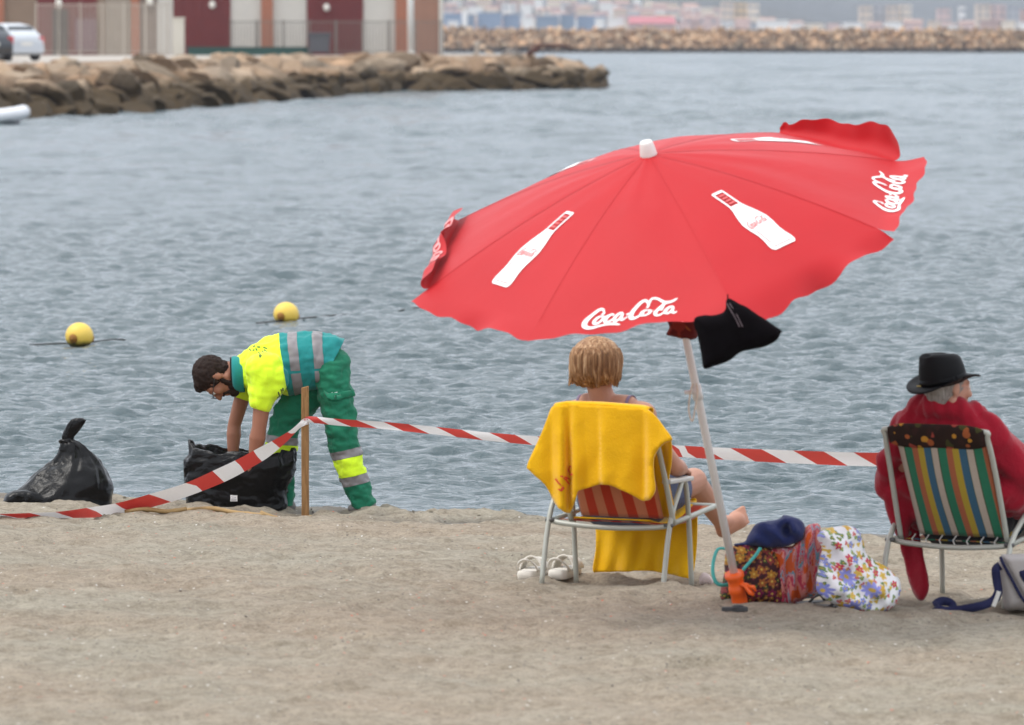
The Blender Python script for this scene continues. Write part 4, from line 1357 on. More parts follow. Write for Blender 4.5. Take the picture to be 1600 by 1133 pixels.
def hand(mb, wrist, direction, palm_n, size=1.0, curl=0.5, side=1):
    """palm, four unequal bent fingers and a thumb that leaves the side of the palm"""
    d = Vector(direction).normalized(); n = Vector(palm_n); n = (n - d * n.dot(d)).normalized(); a = d.cross(n).normalized() * side
    k = size
    w = Vector(wrist)
    cap(mb, w - d * .01 * k, w + d * .035 * k, .026 * k, .033 * k, (n, .55))
    cap(mb, w + d * .03 * k - a * .012 * k, w + d * .082 * k - a * .022 * k, .024 * k, .019 * k, (n, .6))
    cap(mb, w + d * .03 * k + a * .012 * k, w + d * .085 * k + a * .022 * k, .024 * k, .019 * k, (n, .6))
    for i, (off, ln) in enumerate(((-.033, .062), (-.011, .074), (.011, .080), (.032, .070))):
        p = w + d * (.085 - .004 * abs(i - 2)) * k + a * off * k
        ang = 0.15 + 0.25 * curl
        for j, fr in enumerate((.45, .32, .26)):
            dd = d * math.cos(ang) + n * math.sin(ang)
            q = p + dd * ln * fr * k
            cap(mb, p, q, (.0098 - .0012 * j) * k, (.0090 - .0012 * j) * k)
            p = q; ang += 0.75 * curl
    p = w + d * .028 * k + a * .024 * k
    q = p + (d * .55 + a * .7 + n * .35).normalized() * .038 * k
    cap(mb, p, q, .014 * k, .011 * k)
    cap(mb, q, q + (d * .85 + a * .15 + n * .5).normalized() * .03 * k, .011 * k, .009 * k)

def head(mb, c, up, fwd, k=1.0):
    """skull, face, jaw, nose, brow, lips, ears and eye sockets; c = centre of the head"""
    up = Vector(up).normalized(); f = Vector(fwd); f = (f - up * f.dot(up)).normalized(); s = f.cross(up).normalized()
    R = Matrix((s, f, up)).transposed()
    def pt(x, y, z): return Vector(c) + s * x * k + f * y * k + up * z * k
    mb.sphere(pt(0, -.012, .025), .1 * k, 20, 14, (.76, .95, .90), R)
    mb.sphere(pt(0, .015, -.025), .085 * k, 18, 12, (.74, .92, 1.05), R)
    cap(mb, pt(0, .045, -.075), pt(0, .062, -.095), .042 * k, .028 * k)               # chin
    for e in (-1, 1):
        cap(mb, pt(.052 * e, -.01, -.06), pt(.022 * e, .05, -.092), .026 * k, .024 * k)   # jaw
        mb.sphere(pt(.036 * e, .064, -.022), .026 * k, 12, 8)                              # cheek
        cap(mb, pt(.012 * e, .083, .022), pt(.048 * e, .066, .020), .011 * k, .010 * k)    # brow
        mb.sphere(pt(.030 * e, .076, .002), .0135 * k, 10, 8)                             # eyelid
        mb.sphere(pt(.077 * e, -.008, -.008), .03 * k, 12, 8, (.32, .62, 1.05), R)         # ear
        mb.sphere(pt(.014 * e, .094, -.034), .011 * k, 8, 6)                               # nostril wing
    cap(mb, pt(0, .083, .012), pt(0, .108, -.030), .010 * k, .014 * k)                     # nose
    cap(mb, pt(-.020, .084, -.060), pt(.020, .084, -.060), .008 * k, .008 * k)
    cap(mb, pt(-.017, .083, -.070), pt(.017, .083, -.070), .0085 * k, .0085 * k)
    return pt, R

def eyes(pt, parent, k=1.0):
    mw = bpy.data.materials.get('eye_white') or plain('eye_white', (.7, .68, .66), .25, .02, 3, 0)
    mi = bpy.data.materials.get('eye_iris') or plain('eye_iris', (.03, .02, .015), .2, .02, 3, 0)
    for e in (-1, 1):
        m = MB(); m.sphere(pt(.030 * e, .0795, .001), .0125 * k, 12, 8); o = m.build('eye', mw, parent, True)
        m = MB(); m.sphere(pt(.030 * e, .0885, .000), .0050 * k, 10, 8); m.build('iris', mi, o, True)

# ------------------------------------------------------------------ the worker
wf = G(566, 800)
WD = wf.y
KW = WD / FPX                                   # metres per photo pixel at the worker
def wp(px, py, dd=0.0): return W(px, py, WD + dd * KW)
worker = empty('person', Vector((wp(500, 790).x, WD, wf.z)), 'worker in neon yellow and green work clothes bending over an open black rubbish bag', 'person')
mb = MB()
HC = wp(338, 590)
up_w = Vector((-.955, 0, .10)).normalized(); f_w = Vector((-.12, -.06, -1)).normalized()
ptw, Rw = head(mb, HC, up_w, f_w, 1.0)
cap(mb, wp(354, 583), wp(396, 580), 18 * KW, 20 * KW)                                  # neck
cap(mb, wp(402, 580, 0), wp(440, 572, 0), 27 * KW, 36 * KW)
cap(mb, wp(440, 572), wp(480, 566), 38 * KW, 37 * KW)
cap(mb, wp(480, 566), wp(514, 572), 35 * KW, 28 * KW)
cap(mb, wp(412, 580, -44), wp(412, 580, 40), 26 * KW, 26 * KW)
N_SH, N_EL, N_WR = wp(414, 592, -52), wp(405, 668, -56), wp(397, 716, -50)
cap(mb, N_SH, N_EL, 16 * KW, 11.5 * KW)
cap(mb, N_EL, N_EL.lerp(N_WR, .35), 11.5 * KW, 13.2 * KW); cap(mb, N_EL.lerp(N_WR, .3), N_WR, 13.2 * KW, 9 * KW)
F_SH, F_EL, F_WR = wp(388, 588, 44), wp(366, 664, 50), wp(364, 710, 46)
cap(mb, F_SH, F_EL, 14 * KW, 10.5 * KW)
cap(mb, F_EL, F_EL.lerp(F_WR, .35), 10.5 * KW, 11.8 * KW); cap(mb, F_EL.lerp(F_WR, .3), F_WR, 11.8 * KW, 8.5 * KW)
hand(mb, N_WR + Vector((0, 0, -.02)), (-.25, .2, -1), (-.7, .6, 0), 1.0, .8, 1)
hand(mb, F_WR + Vector((0, 0, -.02)), (.1, -.2, -1), (-.4, -.8, 0), 1.0, .7, -1)
cap(mb, wp(518, 580, -20), wp(533, 690, -30), 22 * KW, 16 * KW); cap(mb, wp(533, 690, -30), wp(568, 785, -28), 17 * KW, 11 * KW)
cap(mb, wp(508, 582, 24), wp(444, 672, 26), 24 * KW, 17 * KW); cap(mb, wp(444, 672, 26), wp(443, 785, 28), 17 * KW, 11 * KW)
cap(mb, wp(571, 797, -28), wp(553, 800, -30), 9 * KW, 7 * KW); cap(mb, wp(446, 797, 28), wp(428, 800, 28), 9 * KW, 7 * KW)
me = remesh(mb, 0.0065, 2)
me.materials.append(m_skin_w)
link('body', me, worker)
eyes(ptw, worker)
# hair: a close-cropped cap over crown and nape; beard along the jaw
mb = MB()
def hp(x, y, z): return ptw(x, y, z)
mb.sphere(hp(0, -.020, .036), .108, 22, 16, (.80, .93, .90), Rw)
mb.sphere(hp(0, -.045, -.020), .085, 18, 12, (.83, .62, .95), Rw)
mb.sphere(hp(0, -.050, -.055), .066, 16, 10, (.9, .62, .9), Rw); mb.sphere(hp(0, .035, .082), .060, 14, 10, (1.0, .95, .62), Rw)
for e in (-1, 1): cap(mb, hp(.066 * e, .022, .03), hp(.070 * e, .022, -.012), .014, .010)
me = remesh(mb, 0.006, 2)
wrinkle(me, 0.006, 70)
me.materials.append(m_hair_dark); link('hair', me, worker)
mb = MB()
for e in (-1, 1):
    cap(mb, hp(.064 * e, .010, -.035), hp(.050 * e, .022, -.085), .015, .022); cap(mb, hp(.050 * e, .022, -.085), hp(.018 * e, .062, -.105), .022, .026)
    cap(mb, hp(.028 * e, .078, -.052), hp(.034 * e, .064, -.085), .010, .012)
cap(mb, hp(-.02, .066, -.104), hp(.02, .066, -.104), .027, .027); cap(mb, hp(-.02, .094, -.050), hp(.02, .094, -.050), .006, .006)
me = remesh(mb, 0.006, 2); wrinkle(me, 0.004, 80); me.materials.append(m_beard); link('beard', me, worker)
# spectacles
m_spec = plain('spectacle_black', (.015, .015, .018), .3, .05, 3, 0)
mg = NT('spectacle_glass'); mg = mg.out((.05, .05, .06), .08)
m = MB(); gl = MB()
for e in (-1, 1):
    c = hp(.034 * e, .112, .0)
    ring = [c + (Rw @ Vector((.022 * math.cos(a), 0, .016 * math.sin(a)))) for a in np.linspace(0, 2 * pi, 17)]
    m.tube(ring, .0022, 6)
    m.tube([hp(.055 * e, .110, .004), hp(.074 * e, .085, .006), hp(.082 * e, .0, .006), hp(.080 * e, -.03, -.006)], .0022, 6)
    gl.add(ring[:-1], [tuple(range(16))])
m.tube([hp(-.012, .113, .002), hp(.012, .113, .002)], .0022, 6)
sp = m.build('spectacles', m_spec, worker, True)
gl.build('lens', mg, sp)
# polo shirt
m_neon = cloth('neon_yellow', (0.66, 0.92, 0.03), 0.04, 700, 0.8, 0.2, 0.3, 12)
m_teal = cloth('teal_fabric', (0.018, 0.215, 0.21), 0.1, 700, 0.85, 0.15, 0.3, 12)
m_reflect = plain('reflective_grey', (0.20, 0.185, 0.19), 0.45, 0.08, 40, 0.1, 200)
m_green = cloth('green_work_cloth', (0.014, 0.155, 0.085), 0.14, 600, 0.85, 0.12, 0.45, 16)
m_dkgreen = plain('dark_print', (.05, .09, .03), .8, .1, 20, 0)
mb = MB()
cap(mb, wp(392, 578), wp(418, 572), 30 * KW, 41 * KW)
cap(mb, wp(416, 574), wp(452, 568), 43 * KW, 49 * KW)
cap(mb, wp(452, 568), wp(484, 563), 49 * KW, 46.5 * KW)
cap(mb, wp(484, 563), wp(508, 564), 46.5 * KW, 45 * KW)
cap(mb, wp(508, 564), wp(516, 566), 44 * KW, 40 * KW)
cap(mb, wp(414, 580, -46), wp(412, 576, 44), 31 * KW, 30 * KW)
cap(mb, wp(418, 590, -50), wp(410, 626, -54), 31 * KW, 20.5 * KW)
cap(mb, wp(398, 586, 46), wp(376, 622, 50), 27 * KW, 17 * KW)
shirt = remesh(mb, 0.0075, 8)
wrinkle(shirt, 0.012, 8, (0.9, 1, 1.8), 3)
wrinkle(shirt, 0.007, 18, (1.3, 1, .7), 5)
crease(shirt, 0.006, 6.0, (1.4, 1, 1.0), 2.0)
shirt.materials.append(m_neon)
def plane(px0, py0, px1, py1, flip=1):
    """a cutting plane that holds the view direction and the photo line through two pixels"""
    a, b = wp(px0, py0), wp(px1, py1)
    t = (b - a).normalized()
    n = Vector((t.z, 0, -t.x)) * flip
    return (a, n)
P_split = plane(437, 525, 452, 621); P_hem = plane(533, 541, 500, 608, -1)
s = 1 if P_split[1].x < 0 else -1
keepL = (P_split[0], P_split[1] * s); keepR = (P_split[0], P_split[1] * -s)
h = 1 if P_hem[1].x < 0 else -1
hemL = (P_hem[0], P_hem[1] * h)
slv1 = (wp(409, 630, -52), Vector((-.38, 0, .92))); slv2 = (wp(370, 628, 50), Vector((-.3, 0, .95)))
# sleeves end above the elbow: cut everything of the shirt that lies below the cuff lines
polo = slab(shirt, [keepL, (wp(400, 633, 0), Vector((.30, 0, .95)))], 0.0, 'polo_shirt', m_neon, worker)
solid(polo, -0.004)
lower = slab(shirt, [keepR, hemL], 0.0005, 'shirt_back_panel', m_teal, worker); solid(lower, -0.004)
def band(x0a, y0a, x0b, y0b, w):
    p1 = plane(x0a, y0a, x0b, y0b); p2 = plane(x0a + w, y0a, x0b + w, y0b)
    k1 = 1 if p1[1].x > 0 else -1; k2 = 1 if p2[1].x < 0 else -1
    for lim in ((wp(480, 575), Vector((-.1, 0, 1))), (wp(480, 579), Vector((.1, 0, -1)))):
        slab(shirt, [(p1[0], p1[1] * k1), (p2[0], p2[1] * k2), lim], 0.0065, 'reflective_band', m_reflect, worker)
band(449, 521, 461, 618, 15); band(488, 520, 496, 612, 15)
# collar
mb = MB()
ctr, ax_c = wp(371, 585), Vector((-.96, 0, .12)).normalized()
cu = Vector((.14, 0, .99)); cv = Vector((0, 1, 0))
rows = []
for j, (off, r) in enumerate(((-.035, 1.0), (-.012, 1.05), (.012, 1.06), (.026, 1.0), (.022, .95), (-.03, .93))):
    rows.append([ctr + ax_c * (off + .018 * math.sin(a)) + (cu * math.sin(a) * 26.5 * KW + cv * math.cos(a) * 26 * KW) * r for a in np.linspace(0, 2 * pi, 33)[:-1]])
mb.loft(rows, False); mb.build('collar', m_teal, worker, True)
rows = []
for off, r in ((.020, .93), (.034, .97), (.034, .90), (.02, .86)):
    rows.append([ctr + ax_c * (off + .018 * math.sin(a)) + (cu * math.sin(a) * 26.5 * KW + cv * math.cos(a) * 26 * KW) * r for a in np.linspace(-.4, pi + .9, 24)])
mb = MB(); mb.grid(rows); mb.build('collar_lining', cloth('black_lining', (.012, .012, .012)), worker, True)
# prints: a small leafy emblem across the shoulders, marks on the side seam
def surf(me_obj_bvh, p, d=Vector((0, 1, 0))):
    hit = me_obj_bvh.ray_cast(p - d * 2.0, d)
    return hit[0], hit[1]
from mathutils.bvhtree import BVHTree
def bvh_of(me):
    return BVHTree.FromPolygons([v.co.copy() for v in me.vertices], [tuple(p.vertices) for p in me.polygons])
bv = bvh_of(shirt)
CAMP = Vector((0, 0, CAM_Z))
def on(bv, px, py, off=.003, D=WD):
    d = (W(px, py, D) - CAMP).normalized()
    h_, n_, _, _ = bv.ray_cast(CAMP, d)
    if h_ is None: return W(px, py, D)
    return h_ + n_ * off
def marks(bv, strokes_, name, mat, parent, w=1.0, D=WD):
    m = MB()
    for s_ in strokes_:
        fine_ = []
        for a, b in zip(s_, s_[1:]):
            fine_ += [(a[0] + (b[0] - a[0]) * f / 5, a[1] + (b[1] - a[1]) * f / 5) for f in range(5)]
        s_ = fine_ + [s_[-1]]
        rows = []
        for i, p in enumerate(s_):
            a = s_[max(i - 1, 0)]; b = s_[min(i + 1, len(s_) - 1)]
            t = Vector((b[0] - a[0], b[1] - a[1])); t = t.normalized() if t.length > 0 else Vector((1, 0))
            n = Vector((-t.y, t.x)) * w * .5
            rows.append([on(bv, p[0] + n.x * f, p[1] + n.y * f, .0045, D) for f in (-1, 0, 1)])
        m.grid(rows)
    return m.build(name, mat, parent)
marks(bv, [[(400, 545), (402, 549)], [(404, 551), (407, 555), (405, 558)], [(410, 549), (412, 552)], [(409, 556), (406, 560)], [(413, 547), (417, 551)], [(395, 549), (398, 547)], [(390, 546), (393, 549)], [(402, 543), (407, 543)], [(412, 543), (418, 546)], [(396, 543), (399, 541)]], 'emblem_print', m_dkgreen, polo, 2.0)
marks(bv, [[(434, 612), (436, 618), (433, 621)], [(438, 608), (440, 615)], [(441, 606), (441, 611)]], 'side_print', m_dkgreen, polo, 2.0)
# trousers
mb = MB()
cap(mb, wp(508, 568, -6), wp(514, 574, 6), 35 * KW, 35 * KW)
cap(mb, wp(514, 570, -10), wp(521, 602, -24), 32 * KW, 28 * KW)
cap(mb, wp(522, 600, -24), wp(536, 690, -30), 27.5 * KW, 25 * KW)
cap(mb, wp(536, 690, -30), wp(545, 722, -30), 25 * KW, 23 * KW)
cap(mb, wp(545, 722, -30), wp(558, 762, -29), 23 * KW, 20 * KW); cap(mb, wp(558, 762, -29), wp(569, 784, -28), 20 * KW, 19 * KW)
cap(mb, wp(506, 580, 22), wp(448, 655, 26), 33 * KW, 26 * KW)
cap(mb, wp(448, 655, 26), wp(440, 690, 27), 26 * KW, 23.5 * KW)
cap(mb, wp(440, 690, 27), wp(442, 750, 28), 23.5 * KW, 18 * KW); cap(mb, wp(442, 750, 28), wp(443, 792, 28), 18 * KW, 18 * KW)
tr = remesh(mb, 0.0075, 4)
wrinkle(tr, 0.011, 10, (1.2, 1, 1.5), 11); wrinkle(tr, 0.007, 22, (.8, 1, 1.6), 4)
crease(tr, 0.011, 7.5, (.9, 1, 1.5), 6.0)
tr.materials.append(m_green)
trousers = slab(tr, [(wp(569, 794, -28), Vector((.0, 0, 1))), (wp(462, 530), Vector((1, 0, .0)) ) ][:1], 0.0, 'trousers', m_green, worker)
bt_ = bvh_of(tr)
def leg_band(y0, y1, slope, name, mat, sidex, near):
    a = wp(sidex, y0); b = wp(sidex, y1)
    n = Vector((slope, 0, -1)).normalized()
    keep = (wp(492, 700), Vector((1, 0, 0)) if near else Vector((-1, 0, 0)))
    slab(tr, [(a, n), (b, -n), keep], 0.003, name, mat, worker)
for y0, y1, nm, mt in ((699, 712, 'reflective_band', m_reflect), (712.5, 742, 'neon_band', m_neon), (742.5, 757, 'reflective_band', m_reflect)):
    leg_band(y0, y1, .22, nm, mt, 545, True)
for y0, y1, nm, mt in ((683, 695, 'reflective_band', m_reflect), (695.5, 722, 'neon_band', m_neon), (722.5, 735, 'reflective_band', m_reflect)):
    leg_band(y0, y1, -.12, nm, mt, 440, False)
# cargo pocket with flap
fl = [(510, 617), (530, 613), (548, 610), (553, 617), (548, 620), (530, 625), (519, 626), (512, 622)]
O = smooth_poly([(x, y, 0) for x, y in fl], 4); vv, ff, ed = fill(O, 2.5)
m = MB(); m.add([on(bt_, min(x, 547), y, .008 + .004 * min(1, e / 4)) + Vector((max(0, x - 547) * KW, 0, 0)) for (x, y), e in zip(vv, ed)], ff)
pf = m.build('pocket_flap', m_green, worker, True); solid(pf, 0.004)
marks(bt_, [[(521, 616), (525, 620)], [(525, 615), (522, 620)], [(523, 614), (527, 613)], [(520, 613), (518, 615)], [(525, 621), (524, 623)]], 'emblem_print', m_print, pf, .9)
m = MB()
x = 529.0
for wd, hh in ((1.6, 2.8), (1.6, 2.2), (1.8, 2.4), (1.4, 2.2), (1.6, 2.2), (1.6, 2.6)):
    y = 617.0 - (x - 529) * .12
    m.grid([[on(bt_, x, y - hh / 2, .014), on(bt_, x + wd * .45, y - hh / 2, .014)], [on(bt_, x, y + hh / 2, .014), on(bt_, x + wd * .45, y + hh / 2, .014)]])
    m.grid([[on(bt_, x, y + hh / 2 - .6, .014), on(bt_, x + wd, y + hh / 2 - .6, .014)], [on(bt_, x, y + hh / 2, .014), on(bt_, x + wd, y + hh / 2, .014)]])
    x += wd + .9
o = m.build('lettering', m_print, pf); o['kind'] = 'stuff'
m_shoe = plain('shoe_grey', (.16, .15, .145), .8, .15, 20, .3, 60); m_sole = plain('shoe_sole', (.06, .058, .055), .8)
for cx, cy, dd in ((565, 791, -30), (440, 793, 28)):
    mb = MB(); cap(mb, wp(cx + 12, cy - 2, dd), wp(cx + 1, cy - 1, dd), 10.5 * KW, 10 * KW); cap(mb, wp(cx + 1, cy + 0.5, dd), wp(cx - 16, cy + 3.5, dd - 2), 10 * KW, 6.2 * KW)
    me = remesh(mb, .006, 3); a = arr(me); zb = wp(cx, cy + 8.5, dd).z; a[:, 2] = np.maximum(a[:, 2], zb); put(me, a); me.materials.append(m_shoe); sh_ = link('shoe', me, worker)
    rings = []
    for z in (-2.5, 1.0):
        rings.append([wp(cx - 3 + 22 * math.cos(a), 0, 0) * 0 + Vector((wp(cx - 3 + 21.5 * math.cos(a), cy, dd).x, WD + dd * KW + .046 * math.sin(a) * (1 + .15 * math.cos(a)), zb + z * KW)) for a in np.linspace(0, 2 * pi, 25)[:-1]])
    m = MB(); m.loft(rings); m.build('sole', m_sole, sh_)

# ------------------------------------------------------------------ folding chairs (low beach chairs), built once in local axes
m_tube = plain('chair_tube_grey', (.40, .41, .365), .4, .06, 8, .05, 60, .15)
m_arm = plain('chair_arm_white', (.50, .49, .46), .45, .05, 8, .05)
ANG = math.radians(-28)
def chair(loc, label, hw, back_h, back_hw, fab, fyf, arm, ryo, bsh):
    root = empty('folding_chair', loc, label, 'chair', 'folding beach chairs', ANG)
    def add(name, m, mat, smooth=True, par_=root):
        o = link(name, m.mesh(name, mat, smooth), par_, True); return o
    ZS, ZA = .28, .47
    r = .0115
    lean = (back_h - ZS) * .44
    zsink = lambda x, y: max(-.12, min(.06, gz(*(root.matrix_local @ Vector((x, y, 0)))[:2]) - loc.z)) - .012
    root_m = Matrix.Translation(loc) @ Matrix.Rotation(ANG, 4, 'Z')
    def foot_z(x, y):
        p = root_m @ Vector((x, y, 0)); return gz(p.x, p.y) - loc.z - .015
    for s in (-1, 1):
        x = s * hw
        m = MB(); m.tube(smooth_poly([(x, fyf, foot_z(x, fyf)), (x, fyf - .03, ZS), (x, arm[1] - .03, ZA - .03), (x, arm[1] - .06, ZA - .008)], 4, False), r, 10); add('front_leg', m, m_tube)
        m = MB(); m.tube(smooth_poly([(x + s * .012, ryo, foot_z(x, ryo)), (x + s * .012, ryo + .07, ZS), (x + s * .012, (arm[0] + arm[1]) / 2, ZA - .04), (x + s * .012, (arm[0] + arm[1]) / 2 + .02, ZA - .008)], 4, False), r, 10); add('rear_leg', m, m_tube)
        m = MB(); m.box((x + s * .004, (arm[0] + arm[1]) / 2, ZA), (.045, arm[1] - arm[0], .020)); o = add('armrest', m, m_arm, False); clean(o.data, 1e-5, .006)
        m = MB(); m.tube([(x, -.02, ZS), (x, .44, ZS + .05)], r, 10); add('seat_rail', m, m_tube)
        m = MB(); m.tube([(x + s * .026, ryo + .07, ZS), (x - s * .014, ryo + .07, ZS)], .009, 10); add('rivet', m, plain('rivet_dark', (.10, .10, .10), .4, .05, 3, 0, metal=.6) if 'rivet_dark' not in bpy.data.materials else bpy.data.materials['rivet_dark'])
    m = MB(); m.tube(smooth_poly([(-hw - .01, -.03, ZS), (-hw + .06, -.035, ZS - .012), (0, -.04, ZS - .022), (hw - .06, -.035, ZS - .012), (hw + .01, -.03, ZS)], 5, False), r, 10); add('rear_rail', m, m_tube)
    m = MB(); m.tube([(-hw, .43, ZS + .05), (hw, .43, ZS + .05)], r, 10); add('front_rail', m, m_tube)
    b = back_hw
    pts = [(-b, -.01, ZS), (-b + .004, -lean * .55, ZS + (back_h - ZS) * .55), (-b + .012, -lean * .93, back_h - .04), (-b + .045, -lean, back_h), (b - .045, -lean, back_h), (b - .012, -lean * .93, back_h - .04), (b - .004, -lean * .55, ZS + (back_h - ZS) * .55), (b, -.01, ZS)]
    pts = [(q[0] + bsh, q[1], q[2]) for q in pts]
    m = MB(); m.tube(smooth_poly(pts, 6, False), r, 10); add('back_frame', m, m_tube)
    # sling: backrest with a slight sag, and seat
    i0, i1 = fab['inset']
    rows = []
    for v in np.linspace(0, 1, 22):
        z = ZS + .025 + (back_h - ZS - .03) * v
        row = []
        for u in np.linspace(0, 1, 25):
            x = bsh + (-b + i0) + (2 * b - i0 - i1) * u + fab.get('skew', 0) * (1 - v)
            y = -lean * (z - ZS) / (back_h - ZS) - fab['sag'] * (1 - (2 * u - 1) ** 2) * (.35 + math.sin(pi * min(v * 1.1, 1)))
            row.append(Vector((x, y, z)))
        rows.append(row)
    m = MB(); m.grid(rows); o = add('back_sling', m, fab['mat']); solid(o, .003)
    uv_fab(o, len(rows), 25)
    rows = [[Vector((-hw + .02 + (2 * hw - .04) * u, .0 + .43 * v, ZS + .005 + .05 * v - .05 * math.sin(pi * v) * (1 - (2 * u - 1) ** 2 * .4))) for u in np.linspace(0, 1, 13)] for v in np.linspace(0, 1, 12)]
    m = MB(); m.grid(rows); o = add('seat_sling', m, fab['mat']); solid(o, .003)
    return root, root_m
def uv_fab(o, n, m): pass
def stripes(name, cols_, scale, off=0.0, shear=0.0):
    t = NT(name)
    q_ = t.sep(t.coord('Object')); x = t.math('ADD', q_[0], t.math('MULTIPLY', t.math('SUBTRACT', q_[2], .305), shear))
    u = t.math('FRACT', t.math('ADD', t.math('MULTIPLY', x, scale), off))
    c = t.ramp(u, cols_, 'CONSTANT')
    n = t.noise(60, 3)
    c = t.mix(t.math('MULTIPLY', n, .35), c, t.mix(1.0, c, (.6, .6, .6), 'MULTIPLY'))
    t.bump(t.noise(500, 1), .25, .003)
    return t.out(c, .85, 0, .2, .1)
f_orange = stripes('orange_stripe_canvas', [(0, (.42, .035, .010)), (.5, (.50, .17, .085))], 10.4, .1)
g_, o_, y_, b_, w_, k_ = (.025, .16, .09), (.34, .105, .05), (.38, .28, .035), (.04, .11, .18), (.42, .36, .30), (.05, .09, .05)
f_multi = stripes('multi_stripe_canvas', [(0, w_), (.17, k_), (.20, g_), (.42, o_), (.59, y_), (.77, b_), (.97, k_), (.99, w_)], 6.4, .0, .067)
wo = G(958, 912)
CHW, MW_ = chair(wo, 'grey tube folding chair with orange striped canvas under the yellow towel', .283, .76, .25, {'inset': (.05, .05), 'sag': .03, 'mat': f_orange}, .20, (-.06, .17), -.11, .05)
mo = G(1492, 951)
CHM, MM_ = chair(mo, 'grey tube folding chair with multicoloured striped canvas behind the man in the black hat', .262, .755, .24, {'inset': (.055, .028), 'sag': .03, 'mat': f_multi, 'skew': .03}, .47, (.02, .30), -.13, 0.0)
# patterned head pad over the top of the striped chair
t = NT('dark_flower_print'); v = t.vor(30, None, out=None)
c = t.ramp(t.sep(v.outputs['Color'])[0], [(0, (.020, .010, .008)), (.30, (.32, .09, .03)), (.48, (.03, .012, .010)), (.66, (.46, .22, .03)), (.78, (.30, .055, .04)), (.9, (.05, .05, .015))], 'CONSTANT')
c = t.mix(t.math('GREATER_THAN', v.outputs['Distance'], .52), c, (.022, .011, .008)); t.bump(t.noise(30), .3, .01)
m_pad = t.out(c, .85, 0, .2)
rings = []
for u in np.linspace(-1, 1, 15):
    hh = .052 * (1 - abs(u) ** 6 * .35); tk = .020 * (1 - abs(u) ** 6 * .5)
    rings.append([Vector((u * .215 + .005, -.205 + math.cos(a) * tk - math.sin(a) * hh * .4, .728 + math.sin(a) * hh)) for a in np.linspace(0, 2 * pi, 17)[:-1]])
m = MB(); m.loft(rings); o = link('head_pad', m.mesh('head_pad', m_pad, True), CHM, True)
for x in np.linspace(-.17, .2, 7):
    m = MB(); m.tube([(x, -.02, .306), (x - .012, -.03, .285), (x + .004, -.042, .262)], .0028, 5); link('lacing', m.mesh('lacing', m_arm, True), CHM, True)

# ------------------------------------------------------------------ the two sitters
def sitter(Mx, loc, label, headc, up, fwd, skin, woman=True):
    root = empty('person', loc, label, 'person')
    L = lambda x, y, z: Mx @ Vector((x, y, z))
    R3 = Mx.to_3x3()
    mb = MB()
    hk = .96 if woman else 1.0
    pt, R = head(mb, L(*headc), R3 @ Vector(up), R3 @ Vector(fwd), hk)
    sw_ = .165 if woman else .19
    cap(mb, L(headc[0] * .8, headc[1] - .005, headc[2] - .06), L(0, -.075, .755), .052 if woman else .060, .062)
    cap(mb, L(-.08, .10, .37), L(.08, .10, .37), .125, .125)
    cap(mb, L(0, .09, .40), L(0, .02, .58), .12, .12, ((Mx.to_3x3() @ Vector((0, 1, 0))), .8))
    cap(mb, L(-.05, -.005, .63), L(.05, -.005, .63), .115, .115)
    cap(mb, L(-sw_ + .02, -.05, .752 if woman else .715), L(sw_ - (.0 if woman else .03), -.05, .750 if woman else .715), .064, .066 if woman else .060)
    cap(mb, L(-.09, -.065, .796 if woman else .76), L(.10, -.065, .790 if woman else .75), .05, .052)
    for s in (-1, 1):
        sh, el = L(s * sw_, -.055, .71 if woman else .69), L(s * .272, .06, .525)
        wr = L(s * .20, .27, .50) if not (woman and s < 0) else L(-.17, .26, .49)
        cap(mb, sh, el, .050, .039); cap(mb, el, el.lerp(wr, .3), .040, .041); cap(mb, el.lerp(wr, .3), wr, .041, .027)
        hand(mb, wr, (wr - el) + R3 @ Vector((-s * .05, .1, -.03)), R3 @ Vector((-s * .3, 0, -1)), .93, .6, s)
    if woman:
        legs = ((-1, (-.10, .10, .38), (-.13, .52, .42), (-.12, .80, .07)), (1, (.10, .10, .38), (.145, .50, .43), (.105, .86, .215)))
    else:
        legs = ((-1, (-.10, .10, .38), (-.02, .54, .44), (.26, .92, .08)), (1, (.10, .10, .38), (.26, .50, .44), (.46, .88, .08)))
    for s, h_, k_, a_ in legs:
        cap(mb, L(*h_), L(*k_), .088, .060)
        kk, aa = L(*k_), L(*a_)
        cap(mb, kk, kk.lerp(aa, .3), .053, .053); cap(mb, kk.lerp(aa, .3), aa, .053, .033)
        if woman and s > 0:
            toe = L(a_[0] + .060, a_[1] + .11, a_[2] + .025); heel = L(a_[0] + .0, a_[1] + .02, a_[2] - .035)
            ball = toe.lerp(heel, .35)
            cap(mb, heel, ball, .034, .041); cap(mb, aa, ball, .036, .028); cap(mb, heel, aa, .032, .036)
            for i in range(5):
                d = (toe - heel).normalized(); sp_ = (R3 @ Vector((-.55, .1, .8))); sp_ = (sp_ - d * sp_.dot(d)).normalized()
                q = ball + sp_ * (.034 - .017 * i)
                cap(mb, q, q + d * (.066 - .006 * abs(i - 0)), .0145 - .0012 * i, .0115 - .001 * i)
        else:
            toe = L(a_[0], a_[1] + .17, .03); heel = L(a_[0], a_[1] - .02, .035)
            cap(mb, heel, toe.lerp(heel, .3), .034, .030); cap(mb, aa, toe.lerp(heel, .4), .036, .027)
            for i in range(5):
                q = toe.lerp(heel, .3) + R3 @ Vector((.032 - .016 * i, 0, 0)); cap(mb, q, q + R3 @ Vector((0, .05 - .005 * i, -.005)), .0125 - .001 * i, .0105 - .001 * i)
    me = remesh(mb, .0065, 3); me.materials.append(skin); link('body', me, root)
    eyes(pt, root, hk)
    return root, L, R3, pt, R
wl = Mx = MW_
